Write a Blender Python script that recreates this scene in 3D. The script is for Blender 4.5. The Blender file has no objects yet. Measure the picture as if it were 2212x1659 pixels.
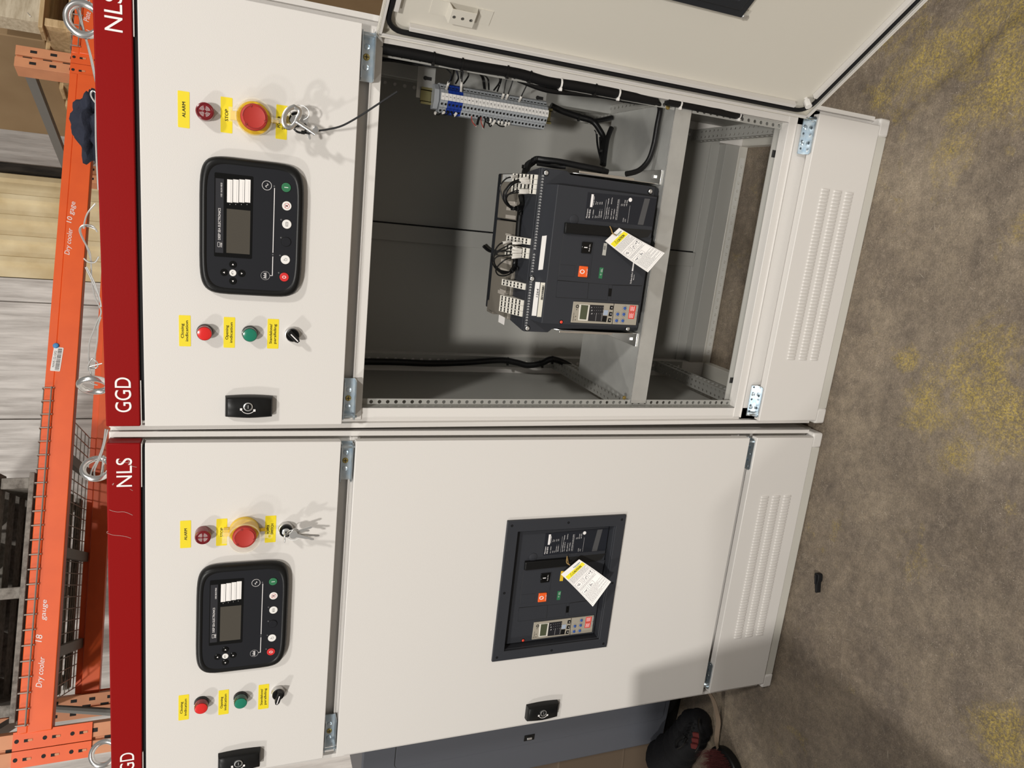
import bpy, math, random
import numpy as np
from mathutils import Matrix, Vector

SC = bpy.context.scene
COL = SC.collection
random.seed(7)

# ------------------------------------------------------------------ camera
F, CX, CY = 1524.788, 1106.0, 829.5
CAM_POS = Vector((0.46332744, -1.40659291, 1.50900591))
RT = np.array([0.1064282, -0.35168402, -0.93004913])
DN = np.array([-0.96542443, -0.26040641, -0.01200755])
FW = np.array([-0.23796789, 0.89917009, -0.36723893])
cam_data = bpy.data.cameras.new('camera')
cam_data.sensor_fit = 'HORIZONTAL'
cam_data.sensor_width = 36.0
cam_data.lens = F * 36.0 / 2212.0
cam_data.clip_start = 0.05
cam = bpy.data.objects.new('camera', cam_data)
COL.objects.link(cam)
m = Matrix.Identity(4)
for i in range(3):
    m[i][0], m[i][1], m[i][2], m[i][3] = RT[i], -DN[i], -FW[i], CAM_POS[i]
cam.matrix_world = m
SC.camera = cam

# ------------------------------------------------------------------ world, lamps, exposure
SC.view_settings.view_transform = 'Standard'
SC.view_settings.look = 'None'
SC.view_settings.gamma = 1.0
SC.view_settings.use_curve_mapping = False
SC.view_settings.exposure = 0.0
w = bpy.data.worlds.new('warehouse_air')
SC.world = w
w.use_nodes = True
w.node_tree.nodes['Background'].inputs[0].default_value = (1.0, 0.96, 0.9, 1)
w.node_tree.nodes['Background'].inputs[1].default_value = 0.22

def lamp(name, loc, target, power, size, col=(1.0, 0.968, 0.92)):
    l = bpy.data.lights.new(name, 'AREA')
    l.shape = 'DISK'
    l.size = size
    l.energy = power
    l.color = col
    o = bpy.data.objects.new(name, l)
    COL.objects.link(o)
    o.location = loc
    o.rotation_euler = (Vector(target) - Vector(loc)).to_track_quat('-Z', 'Y').to_euler()
    return o

lamp('high_bay_lamp_middle', (-0.40, -6.7, 5.7), (0, 0, 1.0), 390, 0.55)
lamp('high_bay_lamp_right', (4.4, -4.8, 6.2), (0.3, 0, 1.0), 260, 0.55)
lamp('high_bay_lamp_left', (-5.3, -5.2, 6.2), (-0.6, 0, 1.0), 200, 0.55)

# ------------------------------------------------------------------ rays through the photo onto real planes
def ray(u, v):
    a, b = (u - CX) / F, (v - CY) / F
    return Vector((RT * a + DN * b + FW).tolist())

def on_plane(u, v, p0, n):
    r = ray(u, v)
    t = (Vector(p0) - CAM_POS).dot(Vector(n)) / r.dot(Vector(n))
    return CAM_POS + r * t

def pr(u, v, y=0.0):                      # point on the open cabinet's plane y
    return on_plane(u, v, (0, y, 0), (0, 1, 0))

def pz(u, v, z=0.0):
    return on_plane(u, v, (0, 0, z), (0, 0, 1))

W = 0.76
M_OPEN = Matrix.Identity(4)
M_SHUT = (Matrix.Translation((-0.04695, -0.0066647, 0.0)) @ Matrix.Rotation(0.0251703, 4, 'Z')
          @ Matrix.Rotation(0.0097888, 4, 'Y') @ Matrix.Translation((-W, 0, 0)))

def pm(M, u, v, y=0.0):                   # the same in a cabinet's own coordinates
    n = M.to_3x3() @ Vector((0, 1, 0))
    p0 = M @ Vector((0, y, 0))
    return M.inverted() @ on_plane(u, v, p0, n)

RACK_YAW = math.radians(30)
M_RACK = Matrix.Translation((0.88, 2.5, 0)) @ Matrix.Rotation(RACK_YAW, 4, 'Z')
def prk(u, v, dep=0.0):
    return pm(M_RACK, u, v, dep)

# ------------------------------------------------------------------ materials
MATS = {}
def mat(name, col, rough=0.5, metal=0.0, bump=None, noise=None, spec=0.5, alpha=1.0, trans=0.0, coat=0.0, emit=0.0):
    """bump=(scale, strength, distance); noise=(scale, second colour, low, high)"""
    if name in MATS: return MATS[name]
    M = bpy.data.materials.new(name)
    M.use_nodes = True
    nt = M.node_tree
    b = nt.nodes['Principled BSDF']
    b.inputs['Base Color'].default_value = (*col, 1)
    b.inputs['Roughness'].default_value = rough
    b.inputs['Metallic'].default_value = metal
    b.inputs['Specular IOR Level'].default_value = spec
    b.inputs['Alpha'].default_value = alpha
    b.inputs['Transmission Weight'].default_value = trans
    b.inputs['Coat Weight'].default_value = coat
    if emit:
        b.inputs['Emission Color'].default_value = (*col, 1)
        b.inputs['Emission Strength'].default_value = emit
    tc = None
    if bump or noise:
        tc = nt.nodes.new('ShaderNodeTexCoord')
    if noise:
        n = nt.nodes.new('ShaderNodeTexNoise')
        n.inputs['Scale'].default_value = noise[0]
        n.inputs['Detail'].default_value = 6
        nt.links.new(tc.outputs['Object'], n.inputs['Vector'])
        r = nt.nodes.new('ShaderNodeValToRGB')
        r.color_ramp.elements[0].position = noise[2]
        r.color_ramp.elements[1].position = noise[3]
        r.color_ramp.elements[0].color = (*col, 1)
        r.color_ramp.elements[1].color = (*noise[1], 1)
        nt.links.new(n.outputs['Fac'], r.inputs['Fac'])
        nt.links.new(r.outputs['Color'], b.inputs['Base Color'])
    if bump:
        n = nt.nodes.new('ShaderNodeTexNoise')
        n.inputs['Scale'].default_value = bump[0]
        n.inputs['Detail'].default_value = 2
        nt.links.new(tc.outputs['Object'], n.inputs['Vector'])
        bp = nt.nodes.new('ShaderNodeBump')
        bp.inputs['Strength'].default_value = bump[1]
        bp.inputs['Distance'].default_value = bump[2] if len(bump) > 2 else 0.001
        nt.links.new(n.outputs['Fac'], bp.inputs['Height'])
        nt.links.new(bp.outputs['Normal'], b.inputs['Normal'])
    MATS[name] = M
    return M

PAINT = mat('light_grey_powder_coat', (0.69, 0.663, 0.630), 0.34, bump=(520, 0.22, 0.0006))
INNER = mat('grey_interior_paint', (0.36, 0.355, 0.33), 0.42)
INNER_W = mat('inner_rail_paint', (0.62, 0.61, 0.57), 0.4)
DOOR_IN = mat('light_grey_door_inside', (0.70, 0.665, 0.585), 0.38)
RED = mat('red_enamel', (0.255, 0.006, 0.006), 0.40, spec=0.09, bump=(260, 0.1, 0.0006))
WHITE_INK = mat('white_ink', (0.86, 0.83, 0.82), 0.5)
GREY_INK = mat('grey_ink', (0.45, 0.45, 0.45), 0.5)
BLACK_INK = mat('black_ink', (0.012, 0.012, 0.012), 0.5)
ZINC = mat('zinc_plate', (0.46, 0.55, 0.62), 0.28, 0.9, noise=(60, (0.62, 0.66, 0.68), 0.35, 0.65))
GALV = mat('galvanised_sheet', (0.52, 0.52, 0.50), 0.36, 0.55, noise=(14, (0.64, 0.64, 0.61), 0.3, 0.7))
CHROME = mat('polished_steel', (0.86, 0.85, 0.83), 0.22, 1.0)
STEEL = mat('bright_steel', (0.72, 0.72, 0.71), 0.28, 0.8)
BRASS = mat('brass_screw', (0.48, 0.36, 0.12), 0.35, 0.9)
BLACK = mat('black_plastic', (0.008, 0.008, 0.008), 0.38, spec=0.25)
BLACK_GL = mat('gloss_black_plastic', (0.005, 0.005, 0.005), 0.14, spec=0.3)
RUBBER = mat('black_rubber', (0.009, 0.009, 0.010), 0.55, spec=0.22)
SLATE = mat('slate_plastic', (0.033, 0.035, 0.041), 0.48, spec=0.28)
SLATE_D = mat('dark_slate_plastic', (0.020, 0.022, 0.026), 0.5, spec=0.28)
FACE = mat('controller_face', (0.0125, 0.0132, 0.0165), 0.55, spec=0.18)
YELLOW = mat('yellow_label', (0.82, 0.66, 0.015), 0.5)
ORANGE_PB = mat('orange_button', (0.85, 0.12, 0.02), 0.4)
GREEN_PB = mat('green_button', (0.03, 0.17, 0.075), 0.35)
RED_PB = mat('red_button', (0.62, 0.028, 0.028), 0.35)
WHITE_PL = mat('white_plastic', (0.80, 0.78, 0.75), 0.4)
CREAM_PL = mat('cream_plastic', (0.70, 0.67, 0.60), 0.45)
GREY_PL = mat('grey_terminal_plastic', (0.36, 0.38, 0.40), 0.45)
BLUE_PL = mat('blue_terminal_plastic', (0.008, 0.04, 0.30), 0.45)
GOLD_GREY = mat('champagne_plastic', (0.36, 0.325, 0.265), 0.4)
PAPER = mat('white_card', (0.84, 0.81, 0.78), 0.6)
CARD_YEL = mat('caution_yellow', (0.85, 0.74, 0.02), 0.6)
LCD = mat('lcd_glass', (0.070, 0.062, 0.050), 0.15)
LCD_G = mat('lcd_green_glass', (0.075, 0.085, 0.05), 0.15)

# ------------------------------------------------------------------ mesh builder
class MB:
    def __init__(s): s.v, s.f, s.mi = [], [], []
    def add(s, vs, fs, m=0):
        o = len(s.v)
        s.v += [tuple(p) for p in vs]
        for f in fs:
            s.f.append([i + o for i in f]); s.mi.append(m)
        return s
    def box(s, x0, x1, y0, y1, z0, z1, m=0):
        x0, x1 = sorted((x0, x1)); y0, y1 = sorted((y0, y1)); z0, z1 = sorted((z0, z1))
        v = [(x0,y0,z0),(x1,y0,z0),(x1,y1,z0),(x0,y1,z0),(x0,y0,z1),(x1,y0,z1),(x1,y1,z1),(x0,y1,z1)]
        return s.add(v, [(3,2,1,0),(4,5,6,7),(0,1,5,4),(1,2,6,5),(2,3,7,6),(3,0,4,7)], m)
    def hexa(s, v, m=0):                  # eight corners, bottom ring then top ring
        return s.add(v, [(3,2,1,0),(4,5,6,7),(0,1,5,4),(1,2,6,5),(2,3,7,6),(3,0,4,7)], m)
    def prism(s, poly, fn, a, b, m=0):    # poly of 2-D points, fn(p, q, depth) -> point
        n = len(poly)
        v = [fn(p, q, a) for p, q in poly] + [fn(p, q, b) for p, q in poly]
        f = [tuple(range(n))[::-1], tuple(range(n, 2*n))]
        f += [(i, (i+1) % n, n + (i+1) % n, n + i) for i in range(n)]
        return s.add(v, f, m)
    def quad(s, a, b, c, d, m=0): return s.add([a, b, c, d], [(0,1,2,3)], m)
    def tube(s, pts, r, n=10, closed=False, m=0, ry=None):
        pts = [Vector(p) for p in pts]
        N = len(pts); rings = []
        prev = None
        for i, p in enumerate(pts):
            if closed: t = pts[(i+1) % N] - pts[i-1]
            else: t = pts[min(i+1, N-1)] - pts[max(i-1, 0)]
            t.normalize()
            if prev is None:
                up = Vector((0,0,1)) if abs(t.z) < 0.9 else Vector((0,1,0))
                x = t.cross(up).normalized()
            else:
                x = (prev - t * prev.dot(t))
                x = x.normalized() if x.length > 1e-6 else t.orthogonal().normalized()
            y = t.cross(x); prev = x
            rr = r[i] if isinstance(r, (list, tuple)) else r
            rings.append([p + x*(math.cos(2*math.pi*k/n)*rr) + y*(math.sin(2*math.pi*k/n)*(rr if ry is None else ry)) for k in range(n)])
        v = [q for g in rings for q in g]
        f = []
        L = N if closed else N-1
        for i in range(L):
            j = (i+1) % N
            for k in range(n):
                f.append((i*n+k, i*n+(k+1)%n, j*n+(k+1)%n, j*n+k))
        if not closed:
            f.append(tuple(range(n))[::-1]); f.append(tuple((N-1)*n+k for k in range(n)))
        return s.add(v, f, m)
    def cyl(s, p0, p1, r0, r1=None, n=20, m=0):
        r1 = r0 if r1 is None else r1
        return s.tube([p0, p1], [r0, r1], n, m=m)
    def lathe(s, prof, c=(0,0,0), n=28, m=0, axis='-y', caps=True):   # prof of (radius, height); height grows towards -y
        v, f = [], []
        for r, h in prof:
            for k in range(n):
                a = 2*math.pi*k/n
                if axis == '-y': v.append((c[0]+r*math.cos(a), c[1]-h, c[2]+r*math.sin(a)))
                else: v.append((c[0]+r*math.cos(a), c[1]+r*math.sin(a), c[2]+h))
        for i in range(len(prof)-1):
            for k in range(n):
                f.append((i*n+k, i*n+(k+1)%n, (i+1)*n+(k+1)%n, (i+1)*n+k))
        if caps:
            f.append(tuple(range(n))[::-1]); f.append(tuple((len(prof)-1)*n+k for k in range(n)))
        return s.add(v, f, m)
    def build(s, name, mats, parent=None, bevel=0.0, smooth=True, angle=35, segs=2, M=None):
        me = bpy.data.meshes.new(name)
        me.from_pydata(s.v, [], s.f)
        if not isinstance(mats, (list, tuple)): mats = [mats]
        for q in mats: me.materials.append(q)
        if len(mats) > 1: me.polygons.foreach_set('material_index', s.mi)
        import bmesh
        bm = bmesh.new(); bm.from_mesh(me)
        bmesh.ops.recalc_face_normals(bm, faces=bm.faces)
        bm.to_mesh(me); bm.free()
        if smooth:
            me.polygons.foreach_set('use_smooth', [True]*len(me.polygons))
            me.set_sharp_from_angle(angle=math.radians(angle))
        me.update()
        o = bpy.data.objects.new(name, me)
        COL.objects.link(o)
        if parent is not None: o.parent = parent
        if M is not None: o.matrix_local = M
        if bevel:
            b = o.modifiers.new('bevel', 'BEVEL'); b.width = bevel; b.segments = segs
            b.limit_method = 'ANGLE'; b.angle_limit = math.radians(40); b.use_clamp_overlap = True
        return o

def tag(o, label=None, cat=None, group=None, kind=None):
    if label: o['label'] = label
    if cat: o['category'] = cat
    if group: o['group'] = group
    if kind: o['kind'] = kind
    return o

def thing(name, label, cat, M=None, group=None):
    o = bpy.data.objects.new(name, None); COL.objects.link(o)
    o.empty_display_size = 0.02
    if M is not None: o.matrix_world = M
    return tag(o, label, cat, group)

def T(x, y, z): return Matrix.Translation((x, y, z))
def rrect(x0, x1, z0, z1, r, n=5):
    pts = []
    for cx, cz, a0 in ((x1-r, z1-r, 0), (x0+r, z1-r, 90), (x0+r, z0+r, 180), (x1-r, z0+r, 270)):
        for k in range(n+1):
            a = math.radians(a0 + 90*k/n)
            pts.append((cx + r*math.cos(a), cz + r*math.sin(a)))
    return pts
FRONT = lambda p, q, d: (p, d, q)          # outline in x,z; depth along y
SIDE = lambda p, q, d: (d, p, q)           # outline in y,z; depth along x
TOP = lambda p, q, d: (p, q, d)            # outline in x,y; depth along z
def disc(n=14, r=1.0): return [(r*math.cos(2*math.pi*k/n), r*math.sin(2*math.pi*k/n)) for k in range(n)]

def catmull(pts, k=6):
    P = [Vector(p) for p in pts]; out = []
    for i in range(len(P)-1):
        a, b, c, d = P[max(i-1,0)], P[i], P[i+1], P[min(i+2, len(P)-1)]
        for j in range(k):
            t = j/k
            out.append(0.5*((2*b) + (c-a)*t + (2*a-5*b+4*c-d)*t*t + (3*b-a-3*c+d)*t**3))
    out.append(P[-1]); return out

_TX = {}
def glyphs(s, res=3):
    if s not in _TX:
        cu = bpy.data.curves.new('writing', 'FONT'); cu.body = s; cu.resolution_u = res
        ob = bpy.data.objects.new('writing', cu); COL.objects.link(ob)
        bpy.context.view_layer.update()
        me = ob.evaluated_get(bpy.context.evaluated_depsgraph_get()).to_mesh()
        vs = [tuple(v.co) for v in me.vertices]; fs = [tuple(p.vertices) for p in me.polygons]
        bpy.data.objects.remove(ob); bpy.data.curves.remove(cu)
        _TX[s] = (vs, fs)
    return _TX[s]

class TXT(MB):
    """writing laid on a surface; o = left end of the baseline, or its middle with mid=True"""
    def put(s, text, o, xd=(1,0,0), yd=(0,0,1), h=0.01, w=None, mid=False, shear=0.0, bold=0.0, m=0, res=3):
        vs, fs = glyphs(text, res)
        if not vs: return s
        xs = [v[0] for v in vs]; x0, x1 = min(xs), max(xs)
        cap = 0.729
        sy = h/cap
        sx = sy if w is None else w/(x1-x0)
        xd, yd, o = Vector(xd).normalized(), Vector(yd).normalized(), Vector(o)
        if mid: o = o - xd*((x1-x0)*sx/2)
        offs = [0.0] if not bold else [-bold, bold]
        for b in offs:
            s.add([o + xd*((v[0]-x0)*sx + v[1]*sy*shear + b) + yd*(v[1]*sy) for v in vs], fs, m)
        return s

def perforated(mb, o, a, b, n, la, lb, pitch, r, m=0, off=0.5):
    """sheet strip with real round holes; o corner, a/b unit directions, n unused normal, la/lb extents"""
    o, a, b = Vector(o), Vector(a), Vector(b)
    cnt = int(la/pitch)
    K = 16
    sq = []
    for k in range(K):
        t = 2*math.pi*k/K; c, d = math.cos(t), math.sin(t); q = max(abs(c), abs(d))
        sq.append((c/q, d/q))
    for i in range(cnt):
        ctr = o + a*((i+0.5)*pitch) + b*(lb*off)
        vs = [ctr + a*(p*pitch/2) + b*((q*0.5 + (0.5-off))*lb) for p, q in sq]
        vs += [ctr + a*(r*math.cos(2*math.pi*k/K)) + b*(r*math.sin(2*math.pi*k/K)) for k in range(K)]
        nn = a.cross(b)*0.002
        vs += [q + nn for q in vs[K:2*K]]
        mb.add(vs, [(k, (k+1)%K, K+(k+1)%K, K+k) for k in range(K)] + [(K+k, K+(k+1)%K, 2*K+(k+1)%K, 2*K+k) for k in range(K)], m)
    rest = la - cnt*pitch
    if rest > 1e-4:
        p = o + a*(cnt*pitch)
        mb.quad(p, p + a*rest, p + a*rest + b*lb, p + b*lb, m)

# ================================================================== floor and walls
def concrete():
    M = bpy.data.materials.new('worn_concrete'); M.use_nodes = True
    nt = M.node_tree; L = nt.links.new
    b = nt.nodes['Principled BSDF']
    tc = nt.nodes.new('ShaderNodeTexCoord')
    def noise(scale, detail=8, rough=0.6, off=(0,0,0), dist=0.0):
        mp = nt.nodes.new('ShaderNodeMapping'); mp.inputs['Location'].default_value = off
        L(tc.outputs['Object'], mp.inputs['Vector'])
        n = nt.nodes.new('ShaderNodeTexNoise'); n.inputs['Scale'].default_value = scale
        n.inputs['Detail'].default_value = detail; n.inputs['Roughness'].default_value = rough
        n.inputs['Distortion'].default_value = dist
        L(mp.outputs['Vector'], n.inputs['Vector']); return n.outputs['Fac']
    def ramp(src, a, c, ca=(0,0,0), cc=(1,1,1)):
        r = nt.nodes.new('ShaderNodeValToRGB'); e = r.color_ramp.elements
        e[0].position, e[1].position = a, c; e[0].color = (*ca,1); e[1].color = (*cc,1)
        L(src, r.inputs['Fac']); return r.outputs['Color']
    def mix(fac, A, B, mode='MIX'):
        x = nt.nodes.new('ShaderNodeMix'); x.data_type = 'RGBA'; x.blend_type = mode
        if isinstance(fac, float): x.inputs[0].default_value = fac
        else: L(fac, x.inputs[0])
        for s, val in ((6, A), (7, B)):
            if isinstance(val, tuple): x.inputs[s].default_value = (*val, 1)
            else: L(val, x.inputs[s])
        return x.outputs[2]
    def math_(op, a, c=None):
        x = nt.nodes.new('ShaderNodeMath'); x.operation = op; x.use_clamp = op in ('ADD', 'MULTIPLY')
        for s, val in ((0, a), (1, c)):
            if val is None: continue
            if isinstance(val, float): x.inputs[s].default_value = val
            else: L(val, x.inputs[s])
        return x.outputs[0]
    base = ramp(noise(2.2), 0.33, 0.68, (0.148, 0.118, 0.090), (0.275, 0.228, 0.172))
    base = mix(math_('MULTIPLY', ramp(noise(7, 8, 0.7, (3,1,0)), 0.42, 0.62), 0.55), base, (0.095, 0.077, 0.066))
    base = mix(math_('MULTIPLY', ramp(noise(55, 6, 0.7, (9,2,0)), 0.50, 0.72), 0.45), base, (0.30, 0.25, 0.20))
    # patches of old yellow line paint that stay where they are on the slab
    spots = None
    for (x, y, r) in YELLOW_SPOTS:
        vm = nt.nodes.new('ShaderNodeVectorMath'); vm.operation = 'DISTANCE'
        vm.inputs[1].default_value = (x, y, 0); L(tc.outputs['Object'], vm.inputs[0])
        mr = nt.nodes.new('ShaderNodeMapRange'); mr.inputs[1].default_value = 0.0; mr.inputs[2].default_value = r*1.7
        mr.inputs[3].default_value = 1.0; mr.inputs[4].default_value = 0.0
        L(vm.outputs['Value'], mr.inputs[0])
        spots = mr.outputs[0] if spots is None else math_('MAXIMUM', spots, mr.outputs[0])
    worn = math_('ADD', noise(6.5, 10, 0.72, (4,7,0), 0.6), math_('MULTIPLY', spots, 0.31))
    worn = math_('SUBTRACT', worn, 0.335)
    worn = math_('ADD', worn, math_('MULTIPLY', noise(24, 8, 0.75, (6,1,0), 0.5), 0.26))
    big = ramp(worn, 0.40, 0.60)
    grain = ramp(noise(150, 5, 0.75, (1,5,0)), 0.46, 0.56)
    grain2 = math_('MULTIPLY', big, grain)
    film = math_('MULTIPLY', big, 0.34)
    base = mix(film, base, (0.25, 0.192, 0.06))
    base = mix(math_('MULTIPLY', grain2, 0.66), base, (0.47, 0.355, 0.075))
    base = mix(0.8, base, ramp(noise(260, 6, 0.8, (5,3,0)), 0.36, 0.66, (0.62,0.61,0.60), (1.45,1.42,1.36)), 'MULTIPLY')
    base = mix(0.6, base, ramp(noise(38, 7, 0.75, (8,3,0)), 0.36, 0.64, (0.68,0.67,0.66), (1.38,1.36,1.32)), 'MULTIPLY')
    # bright flecks and short scratches
    v = nt.nodes.new('ShaderNodeTexVoronoi'); v.inputs['Scale'].default_value = 190
    L(tc.outputs['Object'], v.inputs['Vector'])
    fl = math_('MULTIPLY', ramp(v.outputs['Distance'], 0.06, 0.18, (1,1,1), (0,0,0)), ramp(noise(14, 5, 0.7, (2,2,0)), 0.46, 0.58))
    base = mix(math_('MULTIPLY', fl, 0.85), base, (0.60, 0.53, 0.43))
    for rot, off in ((0.4, 0.0), (1.2, 5.0), (2.1, 9.0), (2.8, 14.0)):
        m0 = nt.nodes.new('ShaderNodeMapping'); m0.inputs['Rotation'].default_value = (0,0,rot)
        L(tc.outputs['Object'], m0.inputs['Vector'])
        mp = nt.nodes.new('ShaderNodeMapping')
        mp.inputs['Scale'].default_value = (13.0, 150.0, 1.0); mp.inputs['Location'].default_value = (off, off*3, 0)
        L(m0.outputs['Vector'], mp.inputs['Vector'])
        n = nt.nodes.new('ShaderNodeTexNoise'); n.inputs['Scale'].default_value = 1.6; n.inputs['Detail'].default_value = 3
        L(mp.outputs['Vector'], n.inputs['Vector'])
        base = mix(math_('MULTIPLY', ramp(n.outputs['Fac'], 0.70, 0.76), 0.5), base, (0.48, 0.42, 0.34))
    L(base, b.inputs['Base Color'])
    b.inputs['Roughness'].default_value = 0.55
    bp = nt.nodes.new('ShaderNodeBump'); bp.inputs['Strength'].default_value = 0.55; bp.inputs['Distance'].default_value = 0.003
    L(noise(160, 5, 0.7), bp.inputs['Height']); L(bp.outputs['Normal'], b.inputs['Normal'])
    return M

YELLOW_SPOTS = []
for (u, v, r) in ((2090, 830, .085), (2010, 880, .07), (2150, 790, .08), (2060, 980, .05), (2150, 40, .13), (1990, 130, .11), (2195, 500, .05),
                  (2060, 330, .07), (2170, 180, .12), (1900, 210, .06), (2090, 230, .07), (2190, 1600, .08), (2190,900,.08), (1960,780,.03)):
    p = pz(u, v, 0); YELLOW_SPOTS.append((p.x, p.y, r))
fl = MB(); fl.box(-9, 9, -8, 9, -0.05, 0.0)
tag(fl.build('floor', concrete(), smooth=False), kind='structure')

def boards(name, c0, c1, axis_scale, rough=0.7):
    M = bpy.data.materials.new(name); M.use_nodes = True; nt = M.node_tree; L = nt.links.new
    b = nt.nodes['Principled BSDF']; b.inputs['Roughness'].default_value = rough
    tc = nt.nodes.new('ShaderNodeTexCoord'); mp = nt.nodes.new('ShaderNodeMapping')
    mp.inputs['Scale'].default_value = axis_scale
    L(tc.outputs['Object'], mp.inputs['Vector'])
    n = nt.nodes.new('ShaderNodeTexNoise'); n.inputs['Scale'].default_value = 3; n.inputs['Detail'].default_value = 8
    n.inputs['Roughness'].default_value = 0.65
    L(mp.outputs['Vector'], n.inputs['Vector'])
    r = nt.nodes.new('ShaderNodeValToRGB'); r.color_ramp.elements[0].position = 0.33; r.color_ramp.elements[1].position = 0.62
    r.color_ramp.elements[0].color = (*c0, 1); r.color_ramp.elements[1].color = (*c1, 1)
    L(n.outputs['Fac'], r.inputs['Fac']); L(r.outputs['Color'], b.inputs['Base Color'])
    bp = nt.nodes.new('ShaderNodeBump'); bp.inputs['Strength'].default_value = 0.3; bp.inputs['Distance'].default_value = 0.004
    L(n.outputs['Fac'], bp.inputs['Height']); L(bp.outputs['Normal'], b.inputs['Normal'])
    return M
WALLB = boards('weathered_white_boards', (0.46, 0.43, 0.40), (0.80, 0.765, 0.725), (9, 9, 0.7))
GREYW = boards('grey_weathered_wood', (0.10, 0.085, 0.07), (0.25, 0.225, 0.195), (14, 14, 14))
DARKW = boards('dark_old_wood', (0.012, 0.010, 0.008), (0.05, 0.042, 0.034), (12, 12, 2))
LUMBER = boards('new_lumber', (0.42, 0.28, 0.13), (0.62, 0.44, 0.24), (3, 20, 20))
LUMBER_W = boards('pale_lumber', (0.42, 0.34, 0.23), (0.62, 0.53, 0.39), (3, 20, 20))
CARDB = mat('brown_cardboard', (0.25, 0.16, 0.078), 0.75, noise=(3.0, (0.33, 0.225, 0.12), 0.3, 0.7))
CREAMSHEET = mat('cream_ribbed_sheet', (0.66, 0.52, 0.29), 0.35, noise=(5, (0.88, 0.76, 0.50), 0.3, 0.7))

# back wall runs parallel to the rack, 1.75 m behind its front
WY = 1.75
def wall_x(u, v): return prk(u, v, WY)
x_seam = wall_x(50, 652).x; x_c0 = wall_x(50, 378).x; x_c1 = wall_x(50, 600).x
wb = MB()
edges = [-6.2, -5.0, -3.9, -2.9, -2.05, wall_x(30, 905).x, x_seam, x_c1]
for a, c in zip(edges[:-1], edges[1:]):
    wb.box(a + 0.004, c - 0.004, WY, WY + 0.03, 0, 5.2)
wb.box(x_c0, 6.2, WY, WY + 0.03, 0, 5.2)
wb.box(-6.2, 6.2, WY + 0.031, WY + 0.08, 0, 5.2)
tag(wb.build('wall_back', WALLB, M=M_RACK, bevel=0.003), kind='structure')
cs = MB()
prof = []
n = int((x_c0 - x_c1)/0.125)
for i in range(n):
    a = x_c1 + i*(x_c0 - x_c1)/n; s = (x_c0 - x_c1)/n
    prof += [(a, WY-0.004), (a+s*0.55, WY-0.004), (a+s*0.66, WY-0.03), (a+s*0.88, WY-0.03), (a+s*0.99, WY-0.004)]
prof += [(x_c0, WY-0.004), (x_c0, WY+0.002), (x_c1, WY+0.002)]
cs.prism(prof, lambda p, q, d: (p, q, d), 0.0, 5.2)
tag(cs.build('trim_1', CREAMSHEET, M=M_RACK, smooth=False), kind='structure')
tr = MB(); tr.box(x_c0, x_c0 + 0.05, WY - 0.05, WY, 0, 5.2)
tag(tr.build('trim_2', DARKW, M=M_RACK), kind='structure')

# ================================================================== switchgear cabinets
ZT1, ZB1, ZT2, ZB2, ZT3, ZB3 = 1.6616, 1.3004, 1.2705, 0.2531, 0.2300, 0.0376

def plate_hole(mb, x0, x1, z0, z1, hx0, hx1, hz0, hz1, y0, y1, m=0):
    o = [(x0,z0),(x1,z0),(x1,z1),(x0,z1)]; h = [(hx0,hz0),(hx1,hz0),(hx1,hz1),(hx0,hz1)]
    v = [(p,y0,q) for p,q in o+h] + [(p,y1,q) for p,q in o+h]
    f = []
    for i in range(4):
        j = (i+1)%4
        f += [(i,j,4+j,4+i), (8+i,12+i,12+j,8+j), (i,8+i,8+j,j), (4+i,4+j,12+j,12+i)]
    mb.add(v, f, m)

def louvres(mb, x0, x1, cols, n):
    """rows of small raised vents: capsules standing out of the sheet"""
    for (z0, z1) in cols:
        for i in range(n):
            x = x0 + (x1-x0)*i/(n-1); hw = 0.0031; r = 0.0031
            pts = [(x+hw*math.cos(math.radians(a)), z1-r+r*math.sin(math.radians(a))) for a in (0,45,90,135,180)]
            pts += [(x+hw*math.cos(math.radians(a)), z0+r+r*math.sin(math.radians(a))) for a in (180,225,270,315,360)]
            k = len(pts); cx, cz = x, (z0+z1)/2
            v = [(p, 0.0004, q) for p, q in pts] + [(cx+(p-cx)*0.86, -0.0022, cz+(q-cz)*0.965) for p, q in pts] \
                + [(cx+(p-cx)*0.35, -0.0034, cz+(q-cz)*0.88) for p, q in pts]
            f = [(i2, (i2+1)%k, k+(i2+1)%k, k+i2) for i2 in range(k)] + [(k+i2, k+(i2+1)%k, 2*k+(i2+1)%k, 2*k+i2) for i2 in range(k)]
            f.append(tuple(range(2*k, 3*k)))
            mb.add(v, f)

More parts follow.
